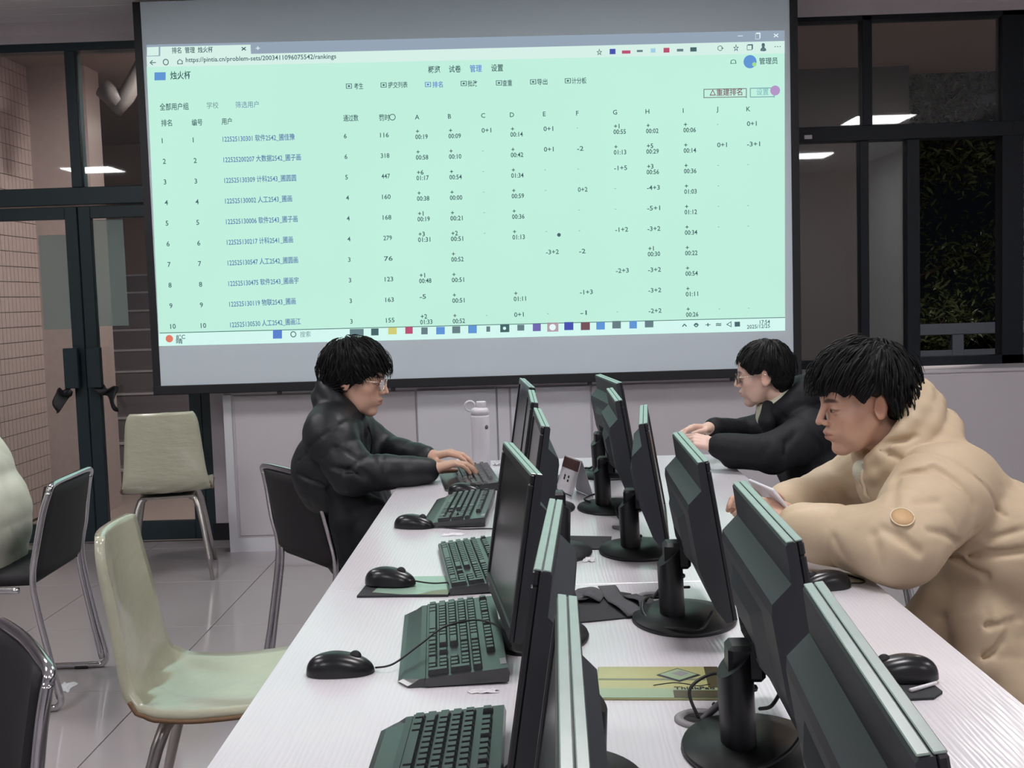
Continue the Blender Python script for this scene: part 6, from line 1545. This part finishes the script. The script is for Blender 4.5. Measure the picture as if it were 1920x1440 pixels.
strip('wrinkled grey fabric strip at the pad edge near the cables', [(0.196, 2.315, DZ + 0.005), (0.222, 2.25, DZ + 0.007), (0.222, 2.19, DZ + 0.004)], 0.03, 4)

# printed pad under the second mouse, pad and stick at the right edge
M['pad_mint'] = mat('pale_green_glossy_sheet', srgb(150, 178, 160), 0.22, var=0.2, scale=9, spec=0.7)
t = thing('glossy_pad', 'glossy pale green pad under the mouse on the left', 'mouse pad', (-0.277, 2.445, DZ), R_(-4))
B().prism([(-0.098, -0.078), (0.098, -0.078), (0.098, 0.085), (-0.06, 0.085), (-0.098, 0.03)], 2, 0.0, 0.0045).build('pad_body', 'pad', t)
B().add([(-0.07, -0.052, 0.0049), (0.0, -0.072, 0.0049), (0.097, -0.070, 0.0049), (0.097, 0.084, 0.0049), (-0.055, 0.084, 0.0049)], [(0, 1, 2, 3, 4)]).build('pad_print', 'pad_mint', t)
B().add([(0.03, -0.074, 0.0052), (0.0965, -0.0765, 0.0052), (0.0965, -0.035, 0.0052), (0.06, -0.045, 0.0052)], [(0, 1, 2, 3)]).build('torn_patch', 'pad_grey', t)
quad_pad('mouse_pad', 'small dark pad under the mouse at the right desk edge', [(0.535, 1.685), (0.600, 1.690), (0.622, 1.715), (0.615, 1.81), (0.54, 1.80)], 0.004, 'pad')
tag(B().tube([(0.572, 1.712, DZ + 0.0075), (0.622, 1.742, DZ + 0.0075)], [0.0035, 0.003], 8).build('paper_stick', 'paper'), 'short white paper stick lying on the pad at the right edge', 'stick')
crumple('cable_bundle', 'small pale cable bundle behind the far keyboard', (-0.075, 3.33, DZ), 0.02, 0.03, 0.022, 15, 'cable', 'cord_grey')
quad_pad('cream_sheet', 'thin cream sheet under the elbow of the man in beige', [(0.60, 2.40), (0.70, 2.37), (0.715, 2.46), (0.62, 2.50)], 0.001, 'inner_cream', 'paper')

# phone in the hands of the man in beige
t = thing('smartphone', 'white smartphone held by the man in the beige jacket', 'phone', (0.550, 2.61, 0.900), R_(0))
Rp = euler(0, 52, 10)
B().box((0, 0, 0), (0.076, 0.150, 0.008), R=Rp, bev=0.003, seg=2).build('phone_body', 'white_bottle', t)
B().box(Rp @ Vector((0.0, 0, 0.0042)), (0.068, 0.140, 0.0008), R=Rp).build('phone_screen', 'lcd', t)

# ------------------------------------------------------------------ cables between the monitors
def cable(lab, pts, r=0.003, m='cord'): return cord('cable', lab, pts, r, m, None)
cable('black cable looping from the grommet round the nearest visible base', [(0.236, 1.635, DZ - 0.0), (0.226, 1.66, DZ + 0.035), (0.262, 1.68, DZ + 0.052), (0.30, 1.66, DZ + 0.055)], 0.0026)
cable('grey cable rising from the near grommet to the monitor neck', [(0.240, 1.63, DZ + 0.001), (0.258, 1.625, DZ + 0.02), (0.285, 1.60, DZ + 0.055), (0.305, 1.565, DZ + 0.07)], 0.0055, 'cord_grey')
cable('thick black cable bowing around the front of the near base', [(0.262, 1.665, DZ + 0.012), (0.272, 1.64, DZ + 0.004), (0.245, 1.575, DZ + 0.004), (0.205, 1.525, DZ + 0.004), (0.212, 1.47, DZ + 0.004), (0.265, 1.42, DZ + 0.012), (0.325, 1.44, DZ + 0.03), (0.365, 1.50, DZ + 0.05)], 0.0034)
cable('black cable hanging behind the neck of the near monitor', [(0.345, 1.56, DZ + 0.10), (0.352, 1.60, DZ + 0.06), (0.342, 1.63, DZ + 0.02), (0.33, 1.66, DZ + 0.004)], 0.003)
cable('grey cable stretched from the second grommet to the monitor neck', [(0.243, 2.305, DZ + 0.001), (0.256, 2.295, DZ + 0.02), (0.275, 2.25, DZ + 0.06), (0.29, 2.19, DZ + 0.075)], 0.005, 'cord_grey')
cable('black cable stretched above the second base', [(0.247, 2.30, DZ + 0.004), (0.265, 2.28, DZ + 0.012), (0.285, 2.23, DZ + 0.04), (0.30, 2.18, DZ + 0.055)], 0.0028)
cable('black cable circling the second base on the left', [(0.236, 2.29, DZ + 0.006), (0.215, 2.22, DZ + 0.02), (0.208, 2.16, DZ + 0.012), (0.228, 2.09, DZ + 0.005), (0.262, 2.035, DZ + 0.016), (0.30, 2.03, DZ + 0.017), (0.33, 2.09, DZ + 0.03)], 0.0034)
cable('tangled grey cable beside the third base', [(0.215, 3.02, DZ + 0.004), (0.235, 2.98, DZ + 0.012), (0.25, 3.01, DZ + 0.02), (0.262, 2.94, DZ + 0.02), (0.245, 2.87, DZ + 0.01), (0.27, 2.82, DZ + 0.02)], 0.0042, 'cord_grey')
cable('thin cable drooping from the fourth base to the desk', [(0.236, 3.235, DZ + 0.02), (0.237, 3.16, DZ + 0.006), (0.247, 3.06, DZ + 0.004), (0.258, 3.10, DZ + 0.004), (0.262, 3.21, DZ + 0.02)], 0.0024)
cable('black cable loop lying on the fourth base', [(0.17, 3.32, DZ + 0.018), (0.155, 3.36, DZ + 0.02), (0.185, 3.43, DZ + 0.02), (0.225, 3.44, DZ + 0.025)], 0.003)
cable('black cable hanging behind the fourth monitor', [(0.285, 3.40, DZ + 0.12), (0.30, 3.36, DZ + 0.08), (0.318, 3.28, DZ + 0.04), (0.335, 3.22, DZ + 0.006)], 0.003)
cable('black cables bunched behind the farthest base', [(0.155, 3.98, DZ + 0.004), (0.19, 4.0, DZ + 0.015), (0.205, 3.95, DZ + 0.022), (0.23, 4.02, DZ + 0.024), (0.27, 4.03, DZ + 0.02)], 0.0034)
quad_pad('mouse_pad', 'dark pad in front of the farthest right monitor', [(0.145, 3.93), (0.245, 3.92), (0.245, 4.06), (0.15, 4.07)], 0.003, 'pad')
cable('black cable end below the near keyboard', [(-0.038, 1.50, DZ + 0.02), (-0.02, 1.53, DZ + 0.03), (-0.005, 1.58, DZ + 0.05)], 0.003)

# ------------------------------------------------------------------ dark garment hanging on the chair of the typing man
G = Sdf(folds(0.006, 77, (30, 46, 70), (1, 1, 0.15)))
gp = [(-0.80, 3.775), (-0.745, 3.745), (-0.69, 3.735)]
G.path([(-0.695, 3.865, 0.785), (-0.660, 3.835, 0.745), (-0.635, 3.820, 0.64), (-0.620, 3.820, 0.50)], [0.024, 0.042, 0.055, 0.05], 0.02)
G.path([(-0.655, 3.850, 0.775), (-0.595, 3.825, 0.70), (-0.565, 3.815, 0.60), (-0.550, 3.820, 0.49)], [0.022, 0.040, 0.052, 0.045], 0.015)
G.path([(-0.620, 3.855, 0.74), (-0.540, 3.835, 0.67), (-0.505, 3.830, 0.56)], [0.020, 0.036, 0.04], 0.015)
_P, _Q = G.mesh(0.0055); _P = laplace(_P, _Q, 1); _b = np.array((-0.70, 3.77, 0.5))
o = link('hanging_coat', np_mesh('hanging_coat', _P - _b, _Q), None, 'jacket_black'); o.location = tuple(_b)
tag(o, 'dark coat hanging in folds on the chair of the typing man', 'coat')
